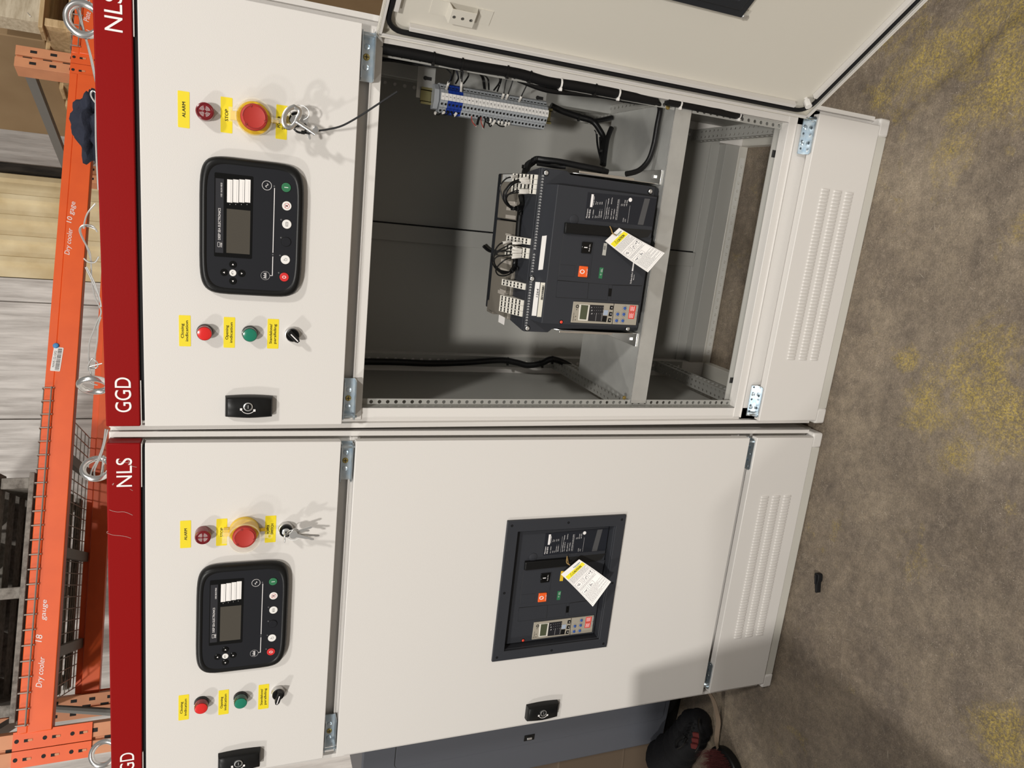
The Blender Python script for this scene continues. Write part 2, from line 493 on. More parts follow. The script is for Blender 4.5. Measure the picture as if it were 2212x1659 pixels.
RK_SLOT = mat('hole_shadow_blue', (0.06, 0.08, 0.10), 0.6)
def hinge(par, x0, x1, z0, z1, pin_side, low=False):
    """zinc U-channel lying in the gap between two doors, open to the front"""
    mb = MB()
    yb = 0.027
    mb.box(x0, x1, yb, yb+0.002, z0+0.001, z1-0.001)
    a = [(x0+0.004, 0.004), (x1-0.004, 0.004), (x1, 0.010), (x1, yb+0.002), (x0, yb+0.002), (x0, 0.010)]
    mb.prism(a, TOP, z0, z0+0.0016)
    if not low: mb.prism(a, TOP, z1-0.0016, z1)
    cx, cz = (x0+x1)/2, (z0+z1)/2
    for s in (-0.018, 0.018):
        mb.lathe([(0.0052, 0), (0.0052, 0.0012), (0.0044, 0.0016)], (cx+s, yb, cz), 16)
    px = x1-0.008 if pin_side > 0 else x0+0.008
    mb.cyl((px, 0.011, z0-0.004), (px, 0.011, z1+0.004), 0.0026, n=10)
    if low:
        for k in range(5):
            x = x0 + (x1-x0)*(k+0.5)/5
            mb.lathe([(0.0036, 0), (0.0036, 0.0003)], (x, 0.0155, z0+0.0016), 14, m=1 if k % 2 else 2, axis='z')
            mb.lathe([(0.0028, 0), (0.0028, 0.0003)], (x+0.004, yb, (z0+z1)/2+0.002), 12, m=1)
        mb.build('hinge', [ZINC, RK_SLOT, CHROME], par)
        return
    h = mb.build('hinge', ZINC, par)
    sc = MB(); sc.lathe([(0.0062, 0), (0.0062, 0.001), (0.005, 0.0024)], (cx, yb, cz), 18)
    cr = 0.0042
    sc.box(cx-cr, cx+cr, yb-0.0026, yb-0.0023, cz-0.0007, cz+0.0007, 1); sc.box(cx-0.0007, cx+0.0007, yb-0.0026, yb-0.0023, cz-cr, cz+cr, 1)
    sc.build('screw', [BRASS, BLACK_INK], h)
    return h

def door_handle(par, cx, cz):
    mb = MB()
    out = []
    for k in range(9):
        t = k/8; z = -0.043 + 0.086*t
        out.append((0.0195 + 0.0022*math.sin(math.pi*t), z))
    left = [(-a, z) for a, z in out][::-1]
    poly = out + left
    n = len(poly)
    lay = [(1.0, 0.0), (1.0, 0.008), (0.95, 0.015), (0.80, 0.0185)]
    v = [(cx + p*s, -h - (0.002 if h > 0.012 else 0)*(1-abs(q)/0.043), cz + q*(1-(1-s)*0.6)) for s, h in lay for p, q in poly]
    f = [(l*n+i, l*n+(i+1)%n, (l+1)*n+(i+1)%n, (l+1)*n+i) for l in range(3) for i in range(n)]
    f.append(tuple(range(3*n, 4*n)))
    mb.add(v, f)
    h = mb.build('handle', BLACK, par, angle=50)
    lk = MB(); lk.lathe([(0.0085, 0.018), (0.0085, 0.0222), (0.0068, 0.0226), (0.0064, 0.0205), (0.003, 0.0200)], (cx+0.003, 0, cz+0.002), 20)
    lk.lathe([(0.0060, 0.0200), (0.0060, 0.0216), (0.0050, 0.0220)], (cx+0.003, 0, cz+0.002), 20, m=1); lk.box(cx-0.0005, cx+0.0065, -0.0224, -0.0218, cz+0.0012, cz+0.0028)
    lk.build('lock_barrel', [STEEL, BLACK], h)
    g = MB()
    arc = [(cx+0.003 + 0.0135*math.cos(math.radians(a)), -0.0213, cz+0.002 + 0.0135*math.sin(math.radians(a))) for a in range(115, 236, 10)]
    g.tube(arc, 0.0006, 6)
    for a in (112, 238):
        g.box(cx+0.003+0.0135*math.cos(math.radians(a))-0.0022, cx+0.003+0.0135*math.cos(math.radians(a))+0.0022, -0.0217, -0.0209,
              cz+0.002+0.0135*math.sin(math.radians(a))-0.002, cz+0.002+0.0135*math.sin(math.radians(a))+0.002)
    g.build('lock_symbol', WHITE_INK, h)
    return h

def cabinet(M, label, XL, XR, is_open):
    root = thing('electrical_cabinet', label, 'electrical cabinet', M)
    YF, YB = 0.030, 0.585
    # ---- frame
    fr = MB()
    for s, xo, xi in ((1, XL, 0.026), (-1, XR, W-0.026)):
        fr.box(xo, xi, YF+0.004, YF+0.007, 0.034, 1.722)             # face
        fr.box(xo, xo+s*0.0105, YF-0.006, YF+0.007, 0.034, 1.722)    # outer rib
        fr.box(xo, xo+s*0.003, YF+0.0, YF+0.05, 0.034, 1.722)        # outer return
        fr.box(xi-s*0.002, xi, YF+0.004, YF+0.024, 0.034, 1.722)     # step into the opening
        fr.box(xo, xo+s*0.05, YB-0.06, YB, 0.034, 1.722)             # rear post
    # bar between the two doors
    fr.box(XL+0.01, XR-0.01, YF+0.012, YF+0.016, 1.268, 1.318)
    fr.box(0.0, W, YF+0.001, YF+0.014, 1.256, 1.2735)
    fr.box(0.0, W, YF+0.001, YF+0.004, 1.2735, 1.2775)
    # bar above the cover
    fr.box(0.0, W, YF+0.002, YF+0.030, 0.268, 0.288)
    fr.box(0.0, W, YF-0.001, YF+0.004, 0.265, 0.2685)
    fr.box(XL+0.01, XR-0.01, YF+0.004, YF+0.010, 0.20, 0.268)
    # top bar, top plate frame
    fr.box(XL+0.01, XR-0.01, YF+0.006, YF+0.05, 1.655, 1.722)
    fr.box(XL+0.01, XR-0.01, YB-0.05, YB, 1.67, 1.722)
    fr.box(XL, XL+0.04, YF+0.05, YB-0.05, 1.68, 1.722); fr.box(XR-0.04, XR, YF+0.05, YB-0.05, 1.68, 1.722)
    fr.build('frame', PAINT, root, bevel=0.0012)
    rp = MB(); rp.box(XL+0.003, XR-0.003, YF+0.004, YB, 1.7225, 1.7255)
    rp.build('roof_panel', PAINT, root)
    # ---- side and rear panels
    for s, x in ((1, XL), (-1, XR)):
        sp = MB(); sp.box(x+s*0.001, x+s*0.003, YF+0.05, YB-0.01, 0.034, 1.715)
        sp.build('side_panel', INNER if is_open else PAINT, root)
    for a, c in ((XL+0.004, 0.372), (0.374, XR-0.004)):
        bp = MB(); bp.box(a, c, YB-0.012, YB-0.009, 0.115, 1.70)
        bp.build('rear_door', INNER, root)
    # ---- plinth
    pl = MB()
    pl.box(XL+0.045, XR-0.045, 0.008, 0.05, 0.0, 0.031)
    pl.box(XL+0.002, XL+0.05, 0.05, YB-0.05, 0.0, 0.034); pl.box(XR-0.05, XR-0.002, 0.05, YB-0.05, 0.0, 0.034)
    pl.box(XL+0.045, XR-0.045, YB-0.05, YB-0.006, 0.0, 0.034)
    pn = pl.build('plinth', mat('plinth_paint', (0.56, 0.54, 0.485), 0.4), root, bevel=0.003)
    for x0, x1 in ((XL+0.004, XL+0.047), (XR-0.047, XR-0.004)):
        for y0, y1 in ((0.005, 0.05), (YB-0.05, YB)):
            c = MB(); c.box(x0, x1, y0, y1, 0.0, 0.035)
            c.build('corner_foot', PAINT, pn, bevel=0.006, segs=3)
    # ---- red header with white letters
    hd = MB(); hd.box(0.0, W, 0.0, 0.0345, 1.669, 1.7254)
    h = hd.build('header', RED, root, bevel=0.0022)
    for s_, x_, wd_ in (('GGD', 0.028, 0.066), ('NLS', 0.6745, 0.0565)):
        t = TXT(); t.put(s_, (x_, -0.0006, 1.6834), h=0.0275, w=wd_, res=9)
        t.build('lettering', WHITE_INK, h, smooth=False)
    if not is_open:
        sc = MB()
        zs = lambda a, b: pm(M, a/4.1475, 800 + b/4.1475, -0.0004)
        for ln in (((1060,815),(1110,825),(1160,832),(1185,858),(1225,868)), ((1140,790),(1160,830),(1180,860)), ((980,1250),(1040,1268),(1110,1268),(1150,1280),(1188,1298)), ((955,1455),(1010,1475),(1080,1482),(1130,1490),(1175,1505)), ((1165,1065),(1190,1078)), ((1005,1025),(1020,1010),(1010,1030)), ((955,1450),(970,1440))):
            sc.tube(catmull([zs(*q) for q in ln], 4), 0.00035, 5)
        sc.build('scratches', mat('bare_scratch', (0.55,0.40,0.37), 0.5), h)
    gk = MB(); gk.box(0.01, W-0.01, 0.006, 0.029, 1.6622, 1.6686)
    gk.build('foam_strip', RUBBER, root)
    for x0, x1 in ((0.002, 0.088), (W-0.088, W-0.002)):
        hb = MB(); hb.box(x0, x1, 0.002, 0.03, 1.6668, 1.6682); hb.cyl((x0+0.01 if x0 < .3 else x1-0.01, 0.012, 1.660), (x0+0.01 if x0 < .3 else x1-0.01, 0.012, 1.672), 0.002, n=8)
        hb.build('hinge_plate', PAINT, root)
    # ---- instrument door
    d = MB(); d.box(0.0, W, 0.0, 0.020, ZB1, ZT1)
    dr = d.build('instrument_door', PAINT, root, bevel=0.0014)
    door_handle(dr, 0.0415 if is_open else 0.0385, 1.4800)
    # ---- louvred cover
    cv = MB(); cv.box(0.0, W, 0.0, 0.020, ZB3, ZT3)
    cvo = cv.build('lower_cover', PAINT, root, bevel=0.0014)
    lv = MB(); louvres(lv, 0.169, 0.592, ((0.1545, 0.1805), (0.1155, 0.1415), (0.0775, 0.1030)), 50)
    lv.build('louvres', PAINT, cvo, angle=60)
    # ---- hinges in the gaps
    hinge(root, 0.006, 0.092, 1.2735, 1.2985, -1)
    hinge(root, W-0.094, W-0.008, 1.2735, 1.2985, 1)
    hinge(root, 0.006, 0.088, 0.2315, 0.2520, -1, True)
    hinge(root, W-0.092, W-0.006, 0.2315, 0.2520, 1, True)
    return root

CAB_OPEN = cabinet(M_OPEN, 'white switchgear cabinet with its middle door swung open, breaker and wiring showing inside', -0.0155, W+0.023, True)
CAB_SHUT = cabinet(M_SHUT, 'white switchgear cabinet with every door shut, dented and scratched red header', -0.0235, W+0.0145, False)

# ---- shut cabinet: middle door with the breaker window
md = MB(); plate_hole(md, 0.0, W, ZB2, ZT2, 0.2225, 0.5375, 0.6205, 0.8845, 0.0, 0.020)
mdo = md.build('breaker_door', PAINT, CAB_SHUT, bevel=0.0012)
door_handle(mdo, 0.0385, 0.7600)
es = MB()
plate_hole(es, 0.198, 0.565, 0.5965, 0.9125, 0.2235, 0.5365, 0.6215, 0.8835, -0.0065, 0.0)
plate_hole(es, 0.2215, 0.5385, 0.6195, 0.8855, 0.2245, 0.5355, 0.6225, 0.8825, 0.0, 0.024)
eo = es.build('escutcheon', SLATE, mdo, bevel=0.0012)
for x, z in ((0.209, 0.608), (0.209, 0.901), (0.553, 0.608), (0.553, 0.901), (0.209, 0.755), (0.553, 0.755), (0.381, 0.608), (0.381, 0.901)):
    sc = MB(); sc.lathe([(0.0030, 0.0064), (0.0030, 0.0070), (0.0012, 0.0070), (0.0012, 0.0062)], (x, 0, z), 14)
    sc.build('screw', BLACK, eo)

# ---- open cabinet: the door swung out on its right-hand hinges
ca, sa = -0.6, 0.8
M_DOOR = Matrix(((ca, -sa, 0, 0.745), (sa, ca, 0, 0.013), (0, 0, 1, 0), (0, 0, 0, 1)))   # local x<0 runs to the free edge, local +y is the inside
od = MB()
z0, z1 = ZB2, ZT2
plate_hole(od, -W, 0.0, z0, z1, -0.5375, -0.2225, 0.6205, 0.8845, -0.020, -0.018)
for a in ((-W, -W+0.002, z0, z1), (-0.002, 0.0, z0, z1), (-W, 0.0, z0, z0+0.002), (-W, 0.0, z1-0.002, z1)):
    od.box(a[0], a[1], -0.020, 0.0, a[2], a[3])
odo = od.build('breaker_door', DOOR_IN, CAB_OPEN, bevel=0.0006, M=M_DOOR)
rim = MB()
for a in ((-0.0075, 0.0, z0, z1), (-W, -W+0.0075, z0, z1), (-W, 0.0, z0, z0+0.0075), (-W, 0.0, z1-0.0075, z1)):
    rim.box(a[0], a[1], -0.0035, -0.0005, a[2], a[3])
rim.build('door_rim', PAINT, odo, bevel=0.0006)
g = MB()
i0, r = 0.0135, 0.03
loop = rrect(-W+i0, -i0, z0+i0, z1-i0, r, 6)
g.tube([(p, -0.008, q) for p, q in loop], 0.0048, 10, closed=True)
g.build('door_gasket', RUBBER, odo)
ib = MB()
i1 = 0.0195
ib.box(-i1-0.009, -i1, -0.018, -0.0055, z0+0.055, z1-0.055); ib.box(-W+i1, -W+i1+0.009, -0.018, -0.0055, z0+0.055, z1-0.055)
ib.box(-W+0.055, -0.055, -0.018, -0.0055, z0+i1, z0+i1+0.009); ib.box(-W+0.055, -0.055, -0.018, -0.0055, z1-i1-0.009, z1-i1)
ib.build('gasket_rail', PAINT, odo, bevel=0.001)
# hat bracket with three holes, stand-off, back of the breaker window frame
def pdoor(u, v, y=0.0):
    n = Vector((-sa, ca, 0)); p0 = Vector((0.745, 0.013, 0)) + n*y
    return M_DOOR.inverted() @ on_plane(u, v, p0, n)
pa, pb = pdoor(920, 50, -0.018), pdoor(1046, 78, -0.018)
zt, zb = pa.z, pb.z; bx = -0.0735
hb = MB()
prof = [(-0.018, zt), (-0.0165, zt), (-0.0165, zt-0.0300), (-0.001, zt-0.0345), (-0.001, zb+0.0345), (-0.0165, zb+0.0300), (-0.0165, zb), (-0.018, zb), (-0.018, zb+0.031), (-0.0028, zb+0.0358), (-0.0028, zt-0.0358), (-0.018, zt-0.031)]
hb.prism(prof, SIDE, bx-0.0155, bx+0.0155)
for k in (-1, 0, 1): hb.lathe([(0.0032, -0.001), (0.0032, -0.0002)], (bx, -0.0020, (zt+zb)/2 + k*0.016), 14, m=1)
for k in range(0): pass
hbo = hb.build('hat_bracket', [DOOR_IN, BLACK_INK], odo, angle=30)
so = MB()
p = pdoor(1741, 213, -0.018)
so.cyl((p.x, -0.018, p.z), (p.x, -0.011, p.z), 0.0045, n=12); so.cyl((p.x, -0.011, p.z), (p.x, 0.006, p.z), 0.0078, n=8)
so.build('standoff', WHITE_PL, odo)
eb = MB()
plate_hole(eb, -0.553, -0.2075, 0.606, 0.899, -0.531, -0.230, 0.628, 0.877, -0.018, 0.002)
plate_hole(eb, -0.5375, -0.2245, 0.6215, 0.8835, -0.519, -0.243, 0.640, 0.865, 0.002, 0.007)
plate_hole(eb, -0.565, -0.198, 0.5965, 0.9125, -0.5365, -0.2235, 0.6215, 0.8835, -0.0265, -0.020)
ebo = eb.build('escutcheon', SLATE_D, odo, bevel=0.0015)
for x in (-0.21, -0.38, -0.551):
    for zc in (0.602, 0.903):
        c = MB(); c.box(x-0.004, x+0.004, -0.018, 0.0, zc-0.011, zc+0.011); c.lathe([(0.004, 0), (0.004, 0.002)], (x, 0.002, zc), 10)
        c.build('clip', STEEL, ebo, bevel=0.001)

# ---- inside the open cabinet
def perf_part(name, mtl, calls):
    mb = MB()
    for c in calls: perforated(mb, *c)
    return mb.build(name, mtl, CAB_OPEN, smooth=False)
Z = Vector((0,0,1)); X = Vector((1,0,0)); Y = Vector((0,1,0))
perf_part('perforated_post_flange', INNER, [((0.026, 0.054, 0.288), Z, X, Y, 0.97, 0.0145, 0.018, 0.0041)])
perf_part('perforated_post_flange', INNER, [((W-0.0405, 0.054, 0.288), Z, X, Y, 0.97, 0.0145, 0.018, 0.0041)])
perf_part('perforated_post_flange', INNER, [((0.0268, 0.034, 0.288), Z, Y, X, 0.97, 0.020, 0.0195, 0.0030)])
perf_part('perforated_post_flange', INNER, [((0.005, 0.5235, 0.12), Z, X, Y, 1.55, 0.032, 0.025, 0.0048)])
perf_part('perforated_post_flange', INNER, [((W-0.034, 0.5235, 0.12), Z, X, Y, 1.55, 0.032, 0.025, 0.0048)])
for side, xa, xb in (('left', 0.004, 0.036), ('right', 0.724, 0.756)):
    for zz in (0.560, 0.190):
        xi = xb if side == 'left' else xa
        perf_part('depth_rail', INNER, [((xi, 0.056, zz), Y, Z, X, 0.47, 0.034, 0.0195, 0.0052),
                                        ((xa, 0.056, zz+0.034), Y, X, Z, 0.47, 0.016, 0.0195, 0.0035),
                                        ((xa+0.016, 0.056, zz+0.034), Y, X, Z, 0.47, 0.016, 0.0195, 0.0035)])
lip = MB(); lip.box(0.030, 0.730, 0.0625, 0.0645, 0.255, 0.301); lip.box(0.655, 0.672, 0.0619, 0.0625, 0.284, 0.296, 1); lip.box(0.085, 0.100, 0.0619, 0.0625, 0.284, 0.296, 1)
lip.build('crossbar_lip', [INNER, BLACK_INK], CAB_OPEN)
# rear bottom bar, rear door hem, overlap strip
rb = MB()
rb.box(0.02, W-0.02, 0.535, 0.575, 0.034, 0.085)
rb.box(0.0, W, 0.566, 0.573, 0.085, 0.118)
rb.build('rear_bar', INNER, CAB_OPEN, bevel=0.001)
perf_part('perforated_rear_strip', INNER_W, [((0.06, 0.534, 0.008), X, Z, Y, 0.64, 0.018, 0.025, 0.0042)])
ov = MB(); ov.box(0.347, 0.392, 0.560, 0.5725, 0.115, 1.70)
ov.build('rear_door_overlap', INNER, CAB_OPEN, bevel=0.001)
ov = MB(); ov.box(0.3925, 0.3955, 0.5700, 0.5728, 0.115, 1.70); ov.build('rear_door_gasket', RUBBER, CAB_OPEN)
# galvanised shelf the breaker stands on
sh = MB()
sh.box(0.033, 0.7345, 0.048, 0.345, 0.5935, 0.5955)
sh.box(0.033, 0.7345, 0.048, 0.050, 0.5505, 0.5955)
sh.box(0.033, 0.7345, 0.050, 0.060, 0.5505, 0.5520)
sho = sh.build('breaker_shelf', GALV, CAB_OPEN, bevel=0.0015)
for x in (0.046, 0.722):
    b = MB(); b.lathe([(0.005, 0), (0.005, 0.003), (0.0025, 0.004)], (x, 0.054, 0.612), 6); b.build('bolt', BRASS, sho)
# vertical mounting channel behind the terminals on the right
ch = MB(); ch.box(0.735, 0.775, 0.36, 0.40, 0.56, 1.30); ch.build('mounting_channel', GALV, CAB_OPEN, bevel=0.001)

# ================================================================== stickers on the instrument doors
def sticker(M, q, lines, label, where):
    """q = pixel box of the label (u0,v0,u1,v1): u is down the door, v across it"""
    a = pm(M, (q[0]+q[2])/2, q[1]); c = pm(M, (q[0]+q[2])/2, q[3])
    t = pm(M, q[0], (q[1]+q[3])/2); b = pm(M, q[2], (q[1]+q[3])/2)
    wd, hg = abs(a.x-c.x), abs(t.z-b.z)
    cx, cz = (a.x+c.x)/2, (t.z+b.z)/2
    ang = random.uniform(-0.008, 0.008)
    o = thing('label_sticker', label, 'label', M @ T(cx, 0, cz) @ Matrix.Rotation(ang, 4, 'Y'), 'yellow name labels on the ' + where)
    mb = MB(); mb.prism(rrect(-wd/2, wd/2, -hg/2, hg/2, 0.0012, 2), FRONT, -0.0004, 0.0002)
    mb.build('backing', YELLOW, o, smooth=False)
    t = TXT()
    if len(lines) == 1:
        t.put(lines[0], (0, -0.0006, -0.0026), h=0.0053, mid=True, bold=0.00022, w=wd*(0.42 if len(lines[0]) > 4 else 0.33))
    else:
        big = max(len(s) for s in lines)
        up = lines[0].isupper()
        for i, s in enumerate(lines):
            t.put(s, (0, -0.0006, 0.0020 - i*0.0075), h=0.0052 if up else 0.0049, mid=True, bold=0.0002, w=wd*(0.40 if up else 0.66)*len(s)/big)
    t.build('lettering', BLACK_INK, o, smooth=False)
    return o
WR, WL = 'open cabinet', 'shut cabinet'
for M, q, lines, lab, wh in (
    (M_OPEN, (384,197,409.5,276), ['ALARM'], 'yellow ALARM label on the open cabinet, above its red sounder', WR),
    (M_OPEN, (476.5,210,502,287), ['STOP'], 'yellow STOP label on the open cabinet, above its emergency stop', WR),
    (M_OPEN, (596,227,620.5,301), ['POWER', 'SWITCH'], 'yellow POWER SWITCH label half hidden by the big key on the open cabinet', WR),
    (M_OPEN, (386.5,681,412,748), ['Closing', 'indication'], 'yellow Closing indication label on the open cabinet', WR),
    (M_OPEN, (483,685,507.5,751), ['Opening', 'indication'], 'yellow Opening indication label on the open cabinet', WR),
    (M_OPEN, (577.5,689,602,753), ['Standalone/', 'paralleling'], 'yellow Standalone/paralleling label on the open cabinet', WR),
    (M_SHUT, (389,1124.5,412.5,1183.5), ['ALARM'], 'yellow ALARM label on the shut cabinet, above its red sounder', WL),
    (M_SHUT, (467,1120.5,490.5,1178.5), ['STOP'], 'yellow STOP label on the shut cabinet, above its emergency stop', WL),
    (M_SHUT, (572.5,1114,596,1171.5), ['POWER', 'SWITCH'], 'fully readable yellow POWER SWITCH label on the shut cabinet', WL),
    (M_SHUT, (385.5,1501,408,1555), ['Closing', 'indication'], 'yellow Closing indication label on the shut cabinet', WL),
    (M_SHUT, (472,1490.5,494,1543), ['Opening', 'indication'], 'yellow Opening indication label on the shut cabinet', WL),
    (M_SHUT, (558,1478.5,580.5,1531), ['Standalone/', 'paralleling'], 'yellow Standalone/paralleling label on the shut cabinet', WL)):
    sticker(M, q, lines, lab, wh)

# ================================================================== pilot devices
LENS_R = mat('red_lens', (0.68, 0.022, 0.02), 0.22, coat=0.3)
LENS_RD = mat('red_lens_rim', (0.20, 0.01, 0.012), 0.2, coat=0.3)
LENS_G = mat('green_lens', (0.012, 0.19, 0.115), 0.22, coat=0.3)
LENS_GD = mat('green_lens_rim', (0.008, 0.05, 0.032), 0.2, coat=0.3)
SIREN = mat('dark_red_sounder', (0.17, 0.008, 0.012), 0.25, coat=0.2)
CLEAR = mat('clear_plastic', (0.95, 0.86, 0.62), 0.08, alpha=0.16)
STOP_RED = mat('stop_red', (0.43, 0.036, 0.027), 0.55, spec=0.3)
STOP_RIM = mat('stop_arrow_red', (0.27, 0.022, 0.018), 0.5)
STOP_Y = mat('stop_yellow', (0.80, 0.52, 0.03), 0.35)
RINGMET = mat('satin_metal_ring', (0.55, 0.54, 0.53), 0.3, 0.9)

def at(M, u, v, h): 
    p = pm(M, u, v, -h); return M @ T(p.x, 0, p.z)

def indicator(M, u, v, lens, rim, label, group):
    o = thing('indicator_light', label, 'indicator light', at(M, u, v, 0.021), group)
    b = MB(); b.lathe([(0.0146, 0), (0.0146, 0.004), (0.0140, 0.0075), (0.0128, 0.0080)]); b.build('bezel', BLACK_GL, o)
    b = MB(); b.lathe([(0.0133, 0.006), (0.0133, 0.0185), (0.0126, 0.0205), (0.0118, 0.0205)]); b.build('lens_rim', rim, o)
    b = MB(); b.lathe([(0.0119, 0.0195), (0.0119, 0.0212), (0.0090, 0.0221), (0.0045, 0.0226)]); b.build('lens', lens, o)
    return o
indicator(M_OPEN, 441.6, 721, LENS_R, LENS_RD, 'red indicator light under the Closing indication label, open cabinet', 'indicator lights')
indicator(M_OPEN, 540, 724, LENS_G, LENS_GD, 'green indicator light under the Opening indication label, open cabinet', 'indicator lights')
indicator(M_SHUT, 434.4, 1531, LENS_R, LENS_RD, 'red indicator light under the Closing indication label, shut cabinet', 'indicator lights')
indicator(M_SHUT, 519.9, 1519.8, LENS_G, LENS_GD, 'green indicator light under the Opening indication label, shut cabinet', 'indicator lights')

def sounder(M, u, v, label):
    o = thing('alarm_sounder', label, 'alarm sounder', at(M, u, v, 0.022), 'dark red alarm sounders')
    b = MB(); b.lathe([(0.0150, 0), (0.0150, 0.017), (0.0143, 0.0215), (0.0122, 0.0225), (0.0118, 0.0212)]); b.build('housing', SIREN, o)
    b = MB()
    for q in range(4):
        for r in (0.0032, 0.0049, 0.0066, 0.0083):
            a0 = 45 + 90*q
            pts = [(r*math.cos(math.radians(a0+d)), -0.0216, r*math.sin(math.radians(a0+d))) for d in range(-32, 33, 8)]
            b.tube(pts, 0.00028, 5)
    b.build('sound_slots', WHITE_INK, o)
    b = MB(); b.lathe([(0.0018, 0.020), (0.0018, 0.0226), (0.001, 0.0226)]); b.build('hub', SIREN, o)
sounder(M_OPEN, 442.3, 240.3, 'dark red alarm sounder under the ALARM label, open cabinet')
sounder(M_SHUT, 438.2, 1161.5, 'dark red alarm sounder under the ALARM label, shut cabinet')

def estop(M, u, v, label):
    o = thing('emergency_stop', label, 'emergency stop button', at(M, u, v, 0.036), 'emergency stops under clear covers')
    b = MB(); b.lathe([(0.0285, 0), (0.0285, 0.010), (0.027, 0.0125), (0.0165, 0.0125), (0.0165, 0.02)], n=36)
    b.box(-0.0075, 0.0075, -0.012, 0, 0.026, 0.0385); b.box(-0.003, 0.003, -0.006, -0.002, -0.042, -0.026)
    b.build('yellow_base', STOP_Y, o, bevel=0.0005)
    b = MB(); b.lathe([(0.0140, 0.014), (0.0150, 0.022), (0.0220, 0.028), (0.0226, 0.033), (0.0212, 0.0372), (0.0180, 0.0388), (0.0165, 0.0380), (0.0, 0.0380)], n=36)
    mu = b.build('mushroom_button', STOP_RED, o)
    b = MB()
    for a0 in (20, 140, 260):
        pts = [(0.0185*math.cos(math.radians(a0+d)), -0.0387, 0.0185*math.sin(math.radians(a0+d))) for d in range(0, 75, 6)]
        b.tube(pts, 0.0006, 5)
        e = Vector(pts[0]); tt = (Vector(pts[0])-Vector(pts[1])).normalized(); nn = Vector((tt.z, 0, -tt.x))
        b.prism([(0,0)], lambda p, q, d: (0,0,0), 0, 0) if False else b.add([e+tt*0.004, e+nn*0.0025, e-nn*0.0025, e+tt*0.004+Vector((0,-.0008,0)), e+nn*0.0025+Vector((0,-.0008,0)), e-nn*0.0025+Vector((0,-.0008,0))], [(0,1,2),(3,5,4),(0,3,4,1),(1,4,5,2),(2,5,3,0)])
    b.build('turn_arrows', STOP_RIM, mu)
    b = MB(); b.lathe([(0.0290, 0.011), (0.0298, 0.040), (0.0290, 0.0425), (0.0285, 0.0425), (0.0285, 0.012)], n=40, caps=False)
    b.lathe([(0.0313, 0.0405), (0.0313, 0.0425), (0.0290, 0.0425), (0.0290, 0.0405)], n=40, caps=False)
    for z0, z1, hw in ((0.028, 0.041, 0.0115), (-0.045, -0.028, 0.004)):
        b.box(-hw, hw, -0.036, -0.034, z0, z1)
    b.box(-0.0115, -0.010, -0.034, -0.012, 0.030, 0.041); b.box(0.010, 0.0115, -0.034, -0.012, 0.030, 0.041)
    b.lathe([(0.0055, 0.034), (0.0055, 0.037), (0.003, 0.037), (0.003, 0.034)], (0, 0, -0.0475), 16, caps=False)
    b.build('clear_cover', CLEAR, o, bevel=0.0004)
estop(M_OPEN, 548.9, 253.0, 'red mushroom emergency stop under a clear cover, open cabinet')
estop(M_SHUT, 528.0, 1161.0, 'red mushroom emergency stop under a clear cover, shut cabinet')

def selector(M, u, v, ang, label):
    o = thing('selector_switch', label, 'selector switch', at(M, u, v, 0.020), 'black selector switches')
    b = MB(); b.lathe([(0.0145, 0), (0.0145, 0.006), (0.0138, 0.010), (0.0125, 0.0105)]); b.build('metal_ring', RINGMET, o)
    b = MB(); b.lathe([(0.0126, 0.009), (0.0126, 0.013), (0.0118, 0.0145), (0.0, 0.0145)], n=32)
    kb = b.build('knob_base', BLACK_GL, o)
    b = MB()
    b.prism([(-0.0125, -0.0052), (0.010, -0.0052), (0.0155, -0.0025), (0.0155, 0.0025), (0.010, 0.0052), (-0.0125, 0.0052)], FRONT, -0.0255, -0.014)
    g = b.build('knob_grip', BLACK, o, bevel=0.0012, M=Matrix.Rotation(-ang, 4, 'Y'))
    b = MB(); b.box(-0.006, 0.013, -0.0260, -0.0254, -0.0009, 0.0009); b.box(0.0150, 0.0158, -0.0258, -0.019, -0.0009, 0.0009)
    b.build('pointer', WHITE_INK, g)
selector(M_OPEN, 632.8, 726, math.radians(225), 'black selector switch pointing down-left, open cabinet')
selector(M_SHUT, 601.7, 1506, math.radians(165), 'black selector switch turned to the left, shut cabinet')

def keyswitch(M, u, v, label):
    o = thing('key_switch', label, 'key switch', at(M, u, v, 0.016), 'key switches under the POWER SWITCH labels')
    b = MB(); b.lathe([(0.0150, 0), (0.0150, 0.007), (0.0140, 0.010), (0.0128, 0.0105)]); b.build('metal_ring', RINGMET, o)
    b = MB(); b.lathe([(0.0130, 0.008), (0.0130, 0.016), (0.0120, 0.0175), (0.0075, 0.0175)]); b.build('black_collar', BLACK_GL, o)
    b = MB(); b.lathe([(0.0078, 0.016), (0.0078, 0.0195), (0.0066, 0.020)]); b.box(-0.0007, 0.0007, -0.0203, -0.019, -0.005, 0.005, 1); b.build('lock_barrel', [STEEL, BLACK_INK], o)
    return o
keyswitch(M_OPEN, 640.5, 258, 'key switch behind the big key, open cabinet')
keyswitch(M_SHUT, 618.0, 1148, 'black collared key switch holding a bunch of keys, shut cabinet')

